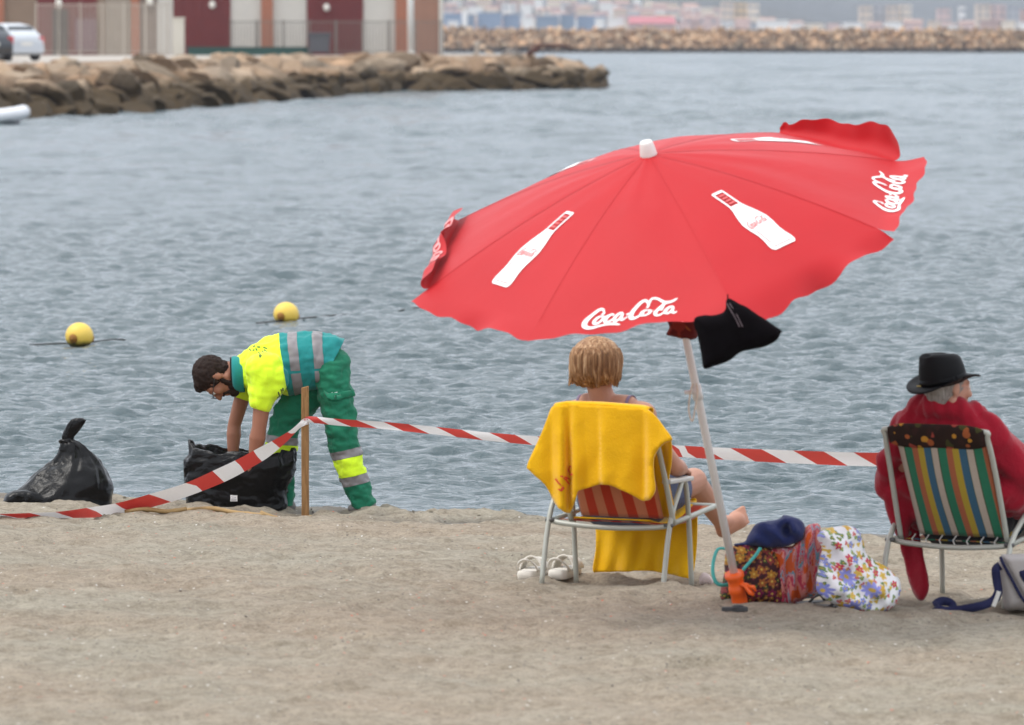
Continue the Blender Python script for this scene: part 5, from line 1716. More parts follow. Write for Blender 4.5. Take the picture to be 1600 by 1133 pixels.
woman, LW, RW3, pw_, Rw_ = sitter(MW_, wo, 'barefoot person with a blond bob seated before the yellow towel, legs crossed', (-.026, -.10, .957), (0, .03, 1), (-.12, 1, -.12), m_skin_f)
# bob haircut: overlapping locks that turn in at the nape and out at the side
mb = MB()
HCn = None
mb.sphere(pw_(0, -.018, .034), .117, 24, 16, (.98, .98, .90), Rw_)
mb.sphere(pw_(0, -.034, -.004), .105, 22, 14, (1.08, .84, .74), Rw_)
for e in (-1, 1):
    cap(mb, pw_(.074 * e, -.01, .02), pw_(.084 * e, .012, -.046), .042, .022)
    cap(mb, pw_(.045 * e, -.07, -.01), pw_(.044 * e, -.064, -.052), .044, .020)
cap(mb, pw_(0, -.085, -.02), pw_(0, -.062, -.078), .046, .016)
cap(mb, pw_(-.07, -.035, -.05), pw_(-.116, -.028, -.058), .036, .010)
cap(mb, pw_(-.03, -.06, -.06), pw_(-.045, -.052, -.080), .036, .012)
rl = random.Random(9)
for i in range(22):                                      # layered ends that stick out unevenly
    a = rl.uniform(-2.2, 2.2); z0 = rl.uniform(-.02, .03); ln = rl.uniform(.05, .085); out_ = rl.uniform(.0, .018) + (.012 if a < -.8 else 0)
    p0 = (math.sin(a) * .088, -.030 - math.cos(a) * .072, z0); p1 = (math.sin(a) * (.094 + out_), -.026 - math.cos(a) * (.066 + out_), z0 - ln)
    cap(mb, pw_(*p0), pw_(*p1), .022, .006)
me = remesh(mb, .0055, 3)
hc_w = pw_(0, -.02, .0)
def strands(p):
    q = Rw_.transposed() @ (p - hc_w)
    az = math.atan2(q.x, -q.y)
    return .004 * mnoise.noise(Vector((az * 5 + mnoise.noise(q * 14) * 1.4, q.z * 9, 1))) + .0012 * mnoise.noise(Vector((az * 26 + mnoise.noise(q * 20), q.z * 12, 7)))
displace(me, strands)
me.materials.append(m_hair_blond); hair_w = link('hair', me, woman)
# loose locks over the cap of hair
bh_ = bvh_of(me if False else hair_w.data)
m = MB(); rs = random.Random(4)
inv = Matrix.Translation(woman.location)
crown = pw_(.01, -.03, .125)
hv = BVHTree.FromPolygons([inv @ v.co for v in hair_w.data.vertices], [tuple(p.vertices) for p in hair_w.data.polygons])
for i in range(520):
    az = rs.uniform(-2.3, 2.3)
    zend = -.042 - .035 * rs.random() - .018 * math.cos(az)
    pts = []
    for j in range(8):
        f = j / 7
        zz = .12 + (zend - .12) * (f ** 1.15)
        a = az + .25 * (f - .5) * mnoise.noise(Vector((az * 3, i * .13, f * 2)))
        rr = .22
        q = pw_(math.sin(a) * rr, -.02 - math.cos(a) * rr, zz if f > .15 else .12)
        tgt = pw_(0, -.02, min(zz, .05) if f > .15 else .06)
        h_, n_, _, _ = hv.ray_cast(q, (tgt - q).normalized())
        if h_ is None: continue
        pts.append(h_ + n_ * .0025)
    if len(pts) > 3:
        m.tube(pts, [.0018] * (len(pts) - 1) + [.0006], 4)
o = m.build('hair_strands', m_hair_blond, hair_w, True); o['kind'] = 'stuff'
# sun top strap and denim shorts
m_strap = plain('strap_mauve', (.20, .14, .22), .8); m_denim = cloth('denim', (.085, .10, .165), .2, 600, .9, .1, .4)
body_w = [c for c in woman.children if c.name.startswith('body')][0]
bvw = BVHTree.FromPolygons([inv @ v.co for v in body_w.data.vertices], [tuple(p.vertices) for p in body_w.data.polygons])
for x in (-.12, .118):
    rows = []
    for f in np.linspace(-1, 1, 18):
        q = LW(x, -.08 + f * .12, .90 - abs(f) * .02); d = (LW(x, -.08 + f * .04, .68) - q).normalized()
        h_, n_, _, _ = bvw.ray_cast(q, d)
        if h_ is None: continue
        rows.append([h_ + n_ * .004 + RW3 @ Vector((-.007, 0, 0)), h_ + n_ * .004 + RW3 @ Vector((.007, 0, 0))])
    m = MB(); m.grid(rows); o = m.build('top_strap', m_strap, woman, True); solid(o, .003)
mb = MB(); cap(mb, LW(-.08, .10, .375), LW(.08, .10, .375), .134, .134)
for s in (-1, 1): cap(mb, LW(s * .10, .11, .385), LW(s * .12, .33, .405), .100, .093)
me = remesh(mb, .009, 4); wrinkle(me, .006, 16); me.materials.append(m_denim); link('shorts', me, woman)
mb = MB(); cap(mb, LW(0, .09, .42), LW(0, .015, .58), .128, .128, (RW3 @ Vector((0, 1, 0)), .82)); cap(mb, LW(-.05, -.004, .63), LW(.05, -.004, .63), .121, .121)
me = remesh(mb, .010, 3); wrinkle(me, .004, 14); me.materials.append(cloth('mauve_top', (.16, .12, .19))); 
top_ = slab(me, [(LW(0, 0, .685), Vector((0, 0, -1)))], 0, 'sun_top', me.materials[0], woman)

man, LM, RM3, pm_, Rm_ = sitter(MM_, mo, 'person in a black brimmed hat wrapped in a red towel, seen from behind', (.0, -.085, .926), (0, .05, 1), (.55, .85, -.10), m_skin_m, False)
mb = MB()
mb.sphere(pm_(0, -.022, .020), .103, 20, 14, (.80, .93, .92), Rm_); mb.sphere(pm_(0, -.045, -.030), .080, 16, 10, (.85, .68, .85), Rm_)
me = remesh(mb, .007, 2); wrinkle(me, .004, 60); me.materials.append(m_hair_grey); link('hair', me, man)
# black hat with a pinched crown, band and curled brim
m_hat = plain('hat_black', (.004, .004, .005), .6, .2, 20, .25, 180, spec=.14)
hat_c = pm_(0, -.022, .022)
hu = (RM3 @ Vector((-.10, -.20, 1))).normalized(); hf = RM3 @ Vector((.5, .86, -.04)); hf = (hf - hu * hf.dot(hu)).normalized(); hs = hf.cross(hu)
def hpnt(x, y, z): return hat_c + hs * x + hf * y + hu * z
rings = []
for z, ra, rb_ in ((-.006, .088, .104), (.02, .088, .104), (.05, .085, .100), (.085, .079, .092), (.108, .072, .083), (.118, .060, .070), (.120, .044, .052), (.112, .024, .03), (.108, .006, .008)):
    rings.append([hpnt(ra * math.cos(a), rb_ * math.sin(a) - .1 * max(0, z - .08), z + (.012 * (math.sin(a) * -1) if z > .09 else 0) - (.022 * math.exp(-(math.cos(a) / .35) ** 2) if .105 < z and ra < .065 else 0)) for a in np.linspace(0, 2 * pi, 41)[:-1]])
hat = MB(); hat.loft(rings, True)
hat = hat.build('hat', m_hat, man, True); clean(hat.data)
hat.data.polygons.foreach_set('use_smooth', [True] * len(hat.data.polygons))
rows = []
for f in np.linspace(0, 1, 7):
    rows.append([hpnt((.087 + .058 * f) * math.cos(a), (.103 + .055 * f) * math.sin(a), -.004 + .004 * math.sin(f * 3) + f * f * (.026 * math.cos(a) ** 2 - .012 * math.sin(a) ** 2) + .004 * math.sin(3 * a + 1) * f) for a in np.linspace(0, 2 * pi, 49)])
m = MB(); m.grid(rows); o = m.build('brim', m_hat, hat, True); solid(o, .004)
rows = [[hpnt((.0895 - .002 * f) * math.cos(a), (.1055 - .002 * f) * math.sin(a), .002 + .026 * f) for a in np.linspace(0, 2 * pi, 41)] for f in (0, .5, 1)]
m = MB(); m.grid(rows); o = m.build('hat_band', plain('hat_band', (.003, .003, .004), .5, .1, 10, 0, spec=.12), hat, True); solid(o, .002)
m = MB(); m.box(hpnt(-.02, -.108, .006), (.022, .004, .006)); m.build('pin', plain('pin_brass', (.35, .26, .10), .4, .1, 3, 0, metal=.6), hat)
# dark shorts
mb = MB(); cap(mb, LM(-.08, .10, .375), LM(.08, .10, .375), .134, .134)
for s, xx in ((-1, -.05), (1, .21)): cap(mb, LM(s * .10, .11, .385), LM(xx, .40, .42), .100, .086)
me = remesh(mb, .009, 4); wrinkle(me, .006, 16); me.materials.append(cloth('black_shorts', (.012, .012, .014))); link('shorts', me, man)
# ================================================================== TOWELS
m_yel = NT('yellow_terry')
_n = m_yel.noise(9, 4)
_k = m_yel.mix(_n, (.74, .39, .006), (.84, .48, .010))
_h = m_yel.math('ADD', m_yel.math('MULTIPLY', m_yel.noise(110, 3, .7), .6), m_yel.noise(16, 4, .6))
m_yel.bump(_h, .45, .012)
m_yel = m_yel.out(_k, .95, 0, .12, .35)
tw = empty('beach_towel', wo + Vector((0, 0, .10)), 'bright yellow towel draped over the orange striped chair', 'towel')
KD = POLE_D and (wo.y / FPX)
def back_D(px, py):
    """distance of the hanging back fall, which follows the turned top bar of the chair"""
    dx = (px - 958) * KD
    y = -.245
    x = (dx - .47 * y) / .88
    return wo.y - .47 * x + .88 * y
FX = [(820, -.02), (845, -.01), (862, .012), (878, -.022), (887, .030), (893, .034), (898, -.018), (915, .0), (933, .012), (939, .006), (943, -.028), (962, -.012), (985, .0), (1002, .026), (1008, .028), (1016, -.022), (1030, -.020), (1050, -.03)]
def flap_D(px, py):
    v = max(0, min(1, (py - 632) / 110))
    lean_ = (py - 632) * .06
    return back_D(px, py) + np.interp(px - lean_ * .15, [a for a, b in FX], [b if b < 0 else b * .4 for a, b in FX]) * (.45 + 1.6 * v) + .012 * mnoise.noise(Vector((px * .03, py * .02, 1))) * v - .01 * v
out1 = [(868, 634), (886, 632), (906, 632), (936, 634), (966, 636), (998, 638), (1012, 641), (1023, 649), (1036, 666), (1050, 686), (1040, 691), (1028, 702), (1021, 718), (1022, 745), (1024, 764), (1018, 778), (1006, 782), (990, 775), (966, 763), (950, 757), (936, 757), (918, 763), (904, 767), (900, 778), (893, 798), (882, 800), (868, 785), (851, 757), (829, 736), (825, 727), (839, 695), (852, 665), (861, 642)]
bf = sheet('back_fall', out1, flap_D, m_yel, tw, 4.5, .007, 4)
crease(bf.data, .006, 7, (1, 1, .5), 3.0)
bvt = BVHTree.FromPolygons([Matrix.Translation(tw.location) @ v.co for v in bf.data.vertices], [tuple(p.vertices) for p in bf.data.polygons])
m_redp = plain('towel_print_red', (.62, .07, .02), .9, .1, 20, 0)
marks(bvt, [[(869, 748), (880, 762), (878, 766), (873, 764)], [(876, 743), (889, 757)], [(876, 743), (893, 750)], [(882, 751), (886, 746)], [(896, 742), (890, 741), (887, 735), (889, 729), (894, 729)]], 'lettering', m_redp, bf, 2.4, wo.y)
bf['label'] = 'towel end with red lettering'
# the turn over the top bar
rows = []
for px in np.linspace(866, 1013, 26):
    p = W(px, np.interp(px, [866, 886, 936, 1000, 1013], [636, 633, 634.5, 639.5, 643]), flap_D(px, 634))
    rows.append([p + MW_.to_3x3() @ Vector((0, .022 - .022 * math.cos(a), .012 * math.sin(a) - (.05 if a > 3.1 else 0))) for a in np.linspace(0, pi, 8)])
m = MB(); m.grid(rows); o = m.build('top_fold', m_yel, tw, True); solid(o, .006)
# the layer inside the backrest
def in_D(px, py):
    dx = (px - 958) * KD; z = (912 - py) * KD
    y = -.21 * max(0, z - .28) / .48 + .035
    return wo.y - .47 * ((dx - .47 * y) / .88) + .88 * y + .012 * math.sin(px * .25)
sheet('inner_layer', [(1006, 720), (1024, 692), (1040, 676), (1049, 688), (1050, 722), (1046, 748), (1050, 775), (1055, 802), (1036, 808), (1016, 806), (1008, 770)], in_D, m_yel, tw, 5, .006, 4)
rows = [[MW_ @ Vector((-.2 + .38 * u, -.01 + .46 * v, .298 + .05 * v - .048 * math.sin(pi * v))) for u in np.linspace(0, 1, 12)] for v in np.linspace(0, 1, 12)]
m = MB(); m.grid(rows); o = m.build('seat_layer', m_yel, tw, True); solid(o, .006)
def fall_D(px, py):
    dx = (px - 958) * KD; y = .455
    v = max(0, (py - 800) / 100)
    return wo.y - .47 * ((dx - .47 * y) / .88) + .88 * y + v * (.022 * math.sin(px * .085 + 2.0 - py * .035) + .012 * math.sin(px * .21 + py * .05)) - .02 * v
sheet('front_fall', [(929, 800), (960, 796), (1010, 796), (1052, 792), (1084, 778), (1089, 790), (1090, 826), (1088, 866), (1083, 897), (1077, 904), (1052, 898), (1012, 892), (975, 893), (938, 894), (926, 892), (930, 862), (932, 830)], fall_D, m_yel, tw, 4.5, .007, 4)

m_rtow = NT('red_terry')
_n = m_rtow.noise(8, 4); _k = m_rtow.mix(_n, (.25, .008, .020), (.35, .014, .031))
m_rtow.bump(m_rtow.math('ADD', m_rtow.math('MULTIPLY', m_rtow.noise(110, 3, .7), .6), m_rtow.noise(14, 4, .6)), .5, .014)
m_rtow = m_rtow.out(_k, .95, 0, .1, .3)
rt = empty('beach_towel', mo + Vector((0, .1, .2)), 'crimson red towel wrapped round the person in the black hat', 'towel')
mb = MB()
for a, b, ra, rb_ in (((-.12, -.085, .832), (-.02, -.130, .852), .056, .050), ((-.02, -.130, .852), (.10, -.090, .815), .050, .054), ((-.13, -.07, .815), (-.10, .03, .80), .055, .05), ((.10, -.09, .81), (.10, .02, .785), .055, .05),
                      ((-.16, -.075, .755), (.165, -.065, .742), .084, .084), ((-.19, -.07, .735), (-.295, -.015, .60), .078, .062), ((-.295, -.015, .60), (-.32, .03, .50), .066, .056),
                      ((.175, -.055, .725), (.285, .06, .56), .084, .086), ((.28, .06, .57), (.35, .20, .51), .086, .084), ((.35, .20, .51), (.27, .42, .50), .084, .075),
                      ((-.10, .0, .64), (.10, .0, .64), .135, .135), ((-.08, .07, .48), (.08, .07, .48), .145, .145), ((.20, .06, .50), (.22, .20, .46), .11, .10), ((-.22, .04, .50), (-.20, .10, .40), .09, .08),
                      ((-.27, .02, .47), (-.255, .03, .30), .052, .040), ((.34, .20, .50), (.35, .22, .36), .055, .035), ((.22, .35, .50), (.05, .45, .49), .09, .08)):
    cap(mb, LM(*a), LM(*b), ra, rb_)
me = remesh(mb, .010, 5)
def drape(p):
    q = MM_.inverted() @ p
    az = math.atan2(q.x, -q.y)
    return .022 * mnoise.noise(Vector((az * 4.2 + q.z * 3.5, q.z * 3.2, 3))) - .016 * abs(mnoise.noise(Vector((az * 3.1 - q.z * 5, q.z * 2.2, 13)))) + .009 * mnoise.noise(Vector((q.x * 13 + q.z * 9, q.y * 13, q.z * 7)))
displace(me, drape)
crease(me, .012, 5, (1.2, 1, .8), 8.0)
me.materials.append(m_rtow)
wrap = link('wrap', me, rt)
KM = mo.y / FPX
tailD = lambda x, y: 0.03 * math.sin((x - 1400) * .09)
pillow('trailing_end', [(1402, 740), (1422, 752), (1432, 800), (1437, 835), (1444, 870), (1451, 906), (1450, 924), (1441, 938), (1430, 932), (1420, 906), (1411, 872), (1404, 835), (1400, 790)], mo.y + .22, .022, m_rtow, rt, 4, 10, .005, 16, tailD)

# ================================================================== BAGS AND THINGS ON THE SAND
def m_floral(name, base, layers):
    """flowers printed on cloth: layers of (cell scale, petal count, petal radius, colours, chance)"""
    t = NT(name)
    co = t.coord('Object')
    nz = t.noise(9, 1, .5, co, out='Color')
    sp_ = t.sep(co); sn = t.sep(nz)
    X_ = t.math('ADD', t.math('ADD', sp_[0], t.math('MULTIPLY', sp_[1], .25)), t.math('MULTIPLY', sn[0], .012))
    Z_ = t.math('ADD', sp_[2], t.math('MULTIPLY', sn[1], .012))
    c = t.mix(t.noise(12, 3), tuple(Vector(base) * .9), tuple(Vector(base) * 1.06))
    for i, (sc, np_, pr, cols_, ch) in enumerate(layers):
        v = t.vor(sc, t.comb(X_, Z_, 0), out=None, dims='2D', rnd_=.75)
        pos = t.sep(v.outputs['Position']); hue = t.sep(v.outputs['Color'])
        dx = t.math('SUBTRACT', X_, pos[0]); dz = t.math('SUBTRACT', Z_, pos[1])
        ang = t.math('ARCTAN2', dz, dx); rr = t.math('SQRT', t.math('ADD', t.math('MULTIPLY', dx, dx), t.math('MULTIPLY', dz, dz)))
        lobe = t.math('ABSOLUTE', t.math('COSINE', t.math('MULTIPLY', t.math('ADD', ang, t.math('MULTIPLY', hue[1], 6.0)), np_ / 2)))
        edge = t.math('MULTIPLY', t.math('ADD', .52, t.math('MULTIPLY', lobe, .48)), pr)
        inside = t.math('MULTIPLY', t.math('LESS_THAN', rr, edge), t.math('LESS_THAN', hue[0], ch))
        n_ = len(cols_)
        pc = t.ramp(hue[2], [(j / n_, q) for j, q in enumerate(cols_)], 'CONSTANT')
        pc = t.mix(t.math('MULTIPLY', t.math('DIVIDE', rr, pr), .5), pc, t.mix(1.0, pc, (1.2, 1.2, 1.3), 'MULTIPLY'))
        c = t.mix(inside, c, pc)
        heart = t.math('MULTIPLY', t.math('LESS_THAN', rr, pr * .24), t.math('LESS_THAN', hue[0], ch))
        c = t.mix(heart, c, (.55, .38, .07))
    t.bump(t.noise(22, 5, .6, co, .5), .6, .015)
    return t.out(c, .7, 0, .3)
m_wflor = m_floral('white_flower_print', (.80, .80, .83), [(40, 3, .010, [(.12, .22, .07), (.55, .10, .14), (.60, .42, .06), (.22, .34, .12)], .85), (27, 5, .0165, [(.60, .36, .04), (.50, .045, .08), (.62, .42, .08), (.20, .24, .55)], .55), (10.5, 9, .034, [(.22, .24, .58), (.27, .29, .64)], .50)])
m_dflor = m_floral('dark_flower_print', (.045, .010, .014), [(42, 3, .011, [(.04, .06, .015), (.14, .02, .03), (.22, .09, .02)], .9), (25, 6, .021, [(.38, .17, .02), (.22, .035, .03), (.30, .09, .02), (.17, .012, .05)], .85)])
t = NT('coral_swirl_print')
w_ = t.noise(6.0, 1.5, .4, t.coord('Object', (1.6, 1, .8)), 2.2)
m_coral = None
cc = t.ramp(w_, [(0, (.62, .10, .02)), (.38, (.66, .25, .22)), (.46, (.50, .06, .10)), (.51, (.56, .33, .38)), (.56, (.15, .33, .42)), (.60, (.62, .13, .04)), (.67, (.55, .28, .30))], 'CONSTANT')
t.bump(t.noise(20, 4, .6), .4, .01)
m_coral = t.out(cc, .8, 0, .2, .1)
m_navy = cloth('navy_cloth', (.022, .032, .115), .2, 600, .9, .15, .6, 18)
m_turq = plain('turquoise_strap', (.045, .36, .33), .6, .1, 30, .2, 100)
gb = G(1340, 958)
fb = pillow('beach_bag', [(1276, 838), (1290, 826), (1312, 822), (1336, 826), (1350, 846), (1356, 866), (1382, 882), (1402, 904), (1405, 926), (1393, 952), (1374, 959), (1345, 956), (1310, 948), (1286, 935), (1273, 916), (1278, 890), (1282, 860)], gb.y + .13, .12, m_wflor, None, 4, 42, .010, 9, lambda x, y: -.0016 * max(0, y - 860) , 5,
    .5, lambda x, y: .026 * math.sin((x - y) * .10) + .012 * math.sin((x * .6 + y) * .17))
recentre(fb); tag(fb, 'slumped white beach bag with blue and yellow flower print', 'bag')
cg = G(1240, 950)
pc_ = pillow('sarong', [(1196, 862), (1214, 855), (1240, 850), (1256, 826), (1268, 819), (1281, 822), (1284, 852), (1283, 890), (1275, 930), (1258, 936), (1238, 945), (1216, 950), (1209, 922), (1202, 892)], cg.y + .12, .075, m_coral, None, 4, 26, .006, 12, None, 5, .5, lambda x, y: .022 * math.sin(x * .33 + (y - 850) * .02) + .012 * math.sin(x * .71))
recentre(pc_); tag(pc_, 'coral pink and orange swirl printed cloth bundled between two flowery bags', 'cloth')
dg_ = G(1180, 950)
dbag = empty('beach_bag', dg_ + Vector((0, .1, 0)), 'dark red and yellow flower print beach bag with turquoise handles beside the parasol pole', 'bag')
pillow('bag_body', [(1140, 858), (1160, 848), (1185, 850), (1208, 858), (1224, 876), (1230, 906), (1226, 940), (1212, 949), (1168, 949), (1142, 940), (1127, 932), (1130, 902), (1134, 874)], dg_.y + .11, .09, m_dflor, dbag, 4, 30, .008, 12)
for pts in ([(1136, 858, .06), (1122, 858, .05), (1115, 876, .03), (1114, 896, .01), (1120, 911, .0), (1134, 914, .0), (1150, 905, .02)], [(1188, 856, .0), (1182, 866, -.01), (1170, 880, -.02), (1158, 894, -.02), (1152, 900, -.01)]):
    m = MB(); m.tube(smooth_poly([W(x, y, dg_.y + d) for x, y, d in pts], 5, False), .0095, 8, flat=.6); m.build('handle', m_turq, dbag, True)
nv = pillow('cap', [(1148, 850), (1164, 846), (1170, 836), (1182, 820), (1200, 813), (1216, 810), (1226, 804), (1244, 809), (1256, 822), (1255, 838), (1243, 850), (1218, 857), (1192, 856), (1168, 855), (1150, 853)], cg.y + .10, .085, m_navy, None, 3.5, 22, .010, 14, None, 5, .5, lambda x, y: -.055 * math.exp(-((x - 1229) / 6.0) ** 2 - ((y - 826) / 11.0) ** 2) + .012 * math.sin(x * .16 - y * .2))
recentre(nv); tag(nv, 'navy blue cloth sun hat crumpled on top of the flowery bags', 'hat')
# grey shoulder bag with navy piping, at the edge of the view
sg = G(1590, 964)
m_gbag = cloth('grey_canvas', (.36, .335, .325), .12, 500, .9, .1, .4, 12)
m_nav2 = cloth('navy_webbing', (.010, .012, .050), .1, 500, .7, .1, .2)
sb = empty('shoulder_bag', sg + Vector((.03, .1, 0)), 'grey canvas shoulder bag with navy trim and a strap lying on the sand', 'bag')
pillow('bag_body', [(1563, 874), (1580, 870), (1612, 868), (1650, 869), (1662, 890), (1668, 930), (1660, 954), (1620, 956), (1590, 955), (1573, 953), (1566, 930), (1558, 900)], sg.y + .10, .085, m_gbag, sb, 4, 16, .004, 14)
flp = pillow('flap', [(1564, 870), (1578, 866), (1640, 866), (1662, 870), (1660, 905), (1640, 935), (1608, 945), (1595, 930), (1580, 902)], sg.y + .09, .10, m_gbag, sb, 4, 10, .002, 14)
m = MB(); m.tube(smooth_poly([W(x, y, sg.y + .0) for x, y in ((1563, 870), (1569, 884), (1580, 904), (1594, 930), (1606, 946))], 5, False), .0065, 8); m.build('piping', m_nav2, sb, True)
pillow('pocket', [(1591, 894), (1612, 893), (1618, 930), (1606, 920)], sg.y - .005, .015, m_nav2, sb, 3, 6)
def ribbon(name, pts, w, mat, parent):
    """a flat webbing strap on edge points (x, y, distance)"""
    P = smooth_poly([W(x, y, d) for x, y, d in pts], 5, False)
    rows = []
    for i, p in enumerate(P):
        tt = (P[min(i + 1, len(P) - 1)] - P[max(i - 1, 0)]).normalized()
        n = tt.cross(Vector((0, -1, .25))).normalized() if abs(tt.y) < .95 else Vector((0, 0, 1))
        tw_ = math.sin(i * .35) * .3
        n = (n + Vector((0, tw_, 0))).normalized()
        rows.append([p - n * w / 2, p, p + n * w / 2])
    m = MB(); m.grid(rows); o = m.build(name, mat, parent, True); solid(o, .003); return o
d0 = sg.y
ribbon('strap', [(1563, 884, d0 + .02), (1556, 890, d0 + .0), (1558, 910, d0), (1560, 925, d0 - .01), (1552, 938, d0 - .02), (1535, 946, d0 - .03), (1512, 951, d0 + .0), (1492, 954, d0 + .02), (1476, 954, d0 + .02), (1464, 950, d0 + .03), (1463, 943, d0 + .08), (1474, 939, d0 + .1), (1486, 943, d0 + .1), (1490, 951, d0 + .06)], .036, m_nav2, sb)
ribbon('strap_tab', [(1561, 924, d0 - .03), (1556, 938, d0 - .035), (1552, 948, d0 - .04)], .018, m_arm, sb)
# rubber flip-flops half buried under the bags, and a dark flat sandal by the anchor
m_rub = plain('dark_rubber', (.035, .035, .038), .7, .2, 20, .2, 100)
def flip_flop(px, py, yaw, label, L_=.25, grp='dark rubber flip flops under the bags', hs=1.0):
    p = G(px, py)
    ro = empty('flip_flop', p + Vector((0, 0, .002)), label, 'flip flop', grp, yaw)
    sole = [(-.125, .030), (-.10, .040), (-.04, .034), (.03, .042), (.085, .046), (.12, .030), (.128, .0)]
    ring = [(x * L_ / .25, w * min(1, L_ / .2)) for x, w in sole]
    pr = [Vector((x, w, 0)) for x, w in ring] + [Vector((x, -w, 0)) for x, w in reversed(ring[:-1])]
    m = MB(); m.loft([[q + Vector((0, 0, z)) for q in pr] for z in (-.002, .018)], True); o = link('sole', m.mesh('sole', m_rub), ro, True); clean(o.data, 1e-5, .004)
    for s in (-1, 1):
        m = MB(); m.tube(smooth_poly([(-.02 * L_ / .25, s * .036 * min(1, L_ / .2), .014), (.02 * L_ / .25, s * .030 * min(1, L_ / .2), .016 + .026 * hs), (.065 * L_ / .25, s * .012, .016 + .028 * hs), (.085 * L_ / .25, 0, .016)], 5, False), .006, 8); link('strap', m.mesh('strap', m_rub, True), ro, True)
flip_flop(1305, 951, -.25, 'dark flip flop sticking out below the white flowery bag')
flip_flop(1262, 944, .5, 'dark flip flop under the coral cloth')
flip_flop(1148, 964, .1, 'small dark sandal lying flat before the orange pole anchor', .105, None, .1)
pk = G(1103, 912)
o = pillow('crumpled_cloth', [(1092, 903), (1098, 895), (1108, 897), (1114, 904), (1112, 913), (1102, 916), (1093, 913)], pk.y + .03, .03, plain('pale_pink_cloth', (.58, .48, .46), .9, .1, 30, .4, 60), None, 3, 6, .006, 30)
recentre(o); tag(o, 'small pale pink crumpled cloth on the sand by the turquoise handle', 'cloth')
# pair of white clog sandals
m_foam = plain('white_foam', (.66, .62, .55), .55, .06, 20, .12, 80)
def clog(px, py, yaw, label):
    p = G(px, py)
    ro = empty('sandal', p, label, 'sandal', 'pair of white clog sandals by the chair leg', yaw)
    prof = [(-.115, .028), (-.09, .042), (-.03, .040), (.04, .048), (.09, .046), (.125, .026)]
    pr = [Vector((w, x, 0)) for x, w in prof] + [Vector((-w, x, 0)) for x, w in reversed(prof)]
    m = MB(); m.loft([[Vector((q.x * k, q.y * k, z)) for q in pr] for z, k in ((-.005, .96), (.018, 1.04), (.040, 1.0))], True); o = link('sole', m.mesh('sole', m_foam), ro, True); clean(o.data, 1e-5, .008)
    o.data.polygons.foreach_set('use_smooth', [True] * len(o.data.polygons))
    def arch(name, y0, y1, h, w, dy):
        rows = [[Vector((math.cos(a) * w, y0 + (y1 - y0) * f + dy * math.sin(a), .032 + math.sin(a) * h * (1 - .15 * f))) for a in np.linspace(0, pi, 15)] for f in np.linspace(0, 1, 6)]
        m = MB(); m.grid(rows); o = link(name, m.mesh(name, m_foam, True), ro, True); solid(o, .007)
    arch('front_strap', .03, .10, .055, .050, .0); arch('instep_strap', -.025, .015, .062, .046, .012); arch('heel_strap', -.075, -.050, .058, .043, -.055)
clog(831, 899, -.25, 'white clog sandal farther from the yellow towel')
clog(882, 902, -.35, 'white clog sandal between the two rear chair legs')

# ================================================================== POST AND BARRIER TAPE
t = NT('post_wood')
n_ = t.noise(7, 5, .6, t.coord('Object', (9, 9, 1)), 1.0)
t.bump(n_, .4, .006)
m_wood = t.out(t.ramp(n_, [(.25, (.13, .065, .024)), (.5, (.27, .145, .058)), (.75, (.36, .20, .085))]), .8, 0, .2)
pf0 = G(477, 803); PD = pf0.y; KP = PD / FPX
hpost = (803 - 590) * KP
rings = []
for f in np.linspace(-.12, 1, 16):
    w_, d_ = 6.8 * KP, 6.8 * KP
    z = f * hpost
    ring = []
    for a in np.linspace(0, 2 * pi, 17)[:-1]:
        ca, sa = math.cos(a), math.sin(a)
        k = 1 / max(abs(ca), abs(sa)) * .86
        k = min(k, 1.12)
        wob = 1 + .05 * mnoise.noise(Vector((ca * 2, sa * 2, z * 6)))
        ring.append(pf0 + Vector((ca * w_ * k * wob, sa * d_ * k * wob, z + (.006 * ca if f > .99 else 0))))
    rings.append(ring)
m = MB(); m.loft(rings, True); o = m.build('wooden_post', m_wood); recentre(o); clean(o.data, 1e-5, .003)
tag(o, 'short brown wooden post in the sand that holds the striped barrier tape', 'post')

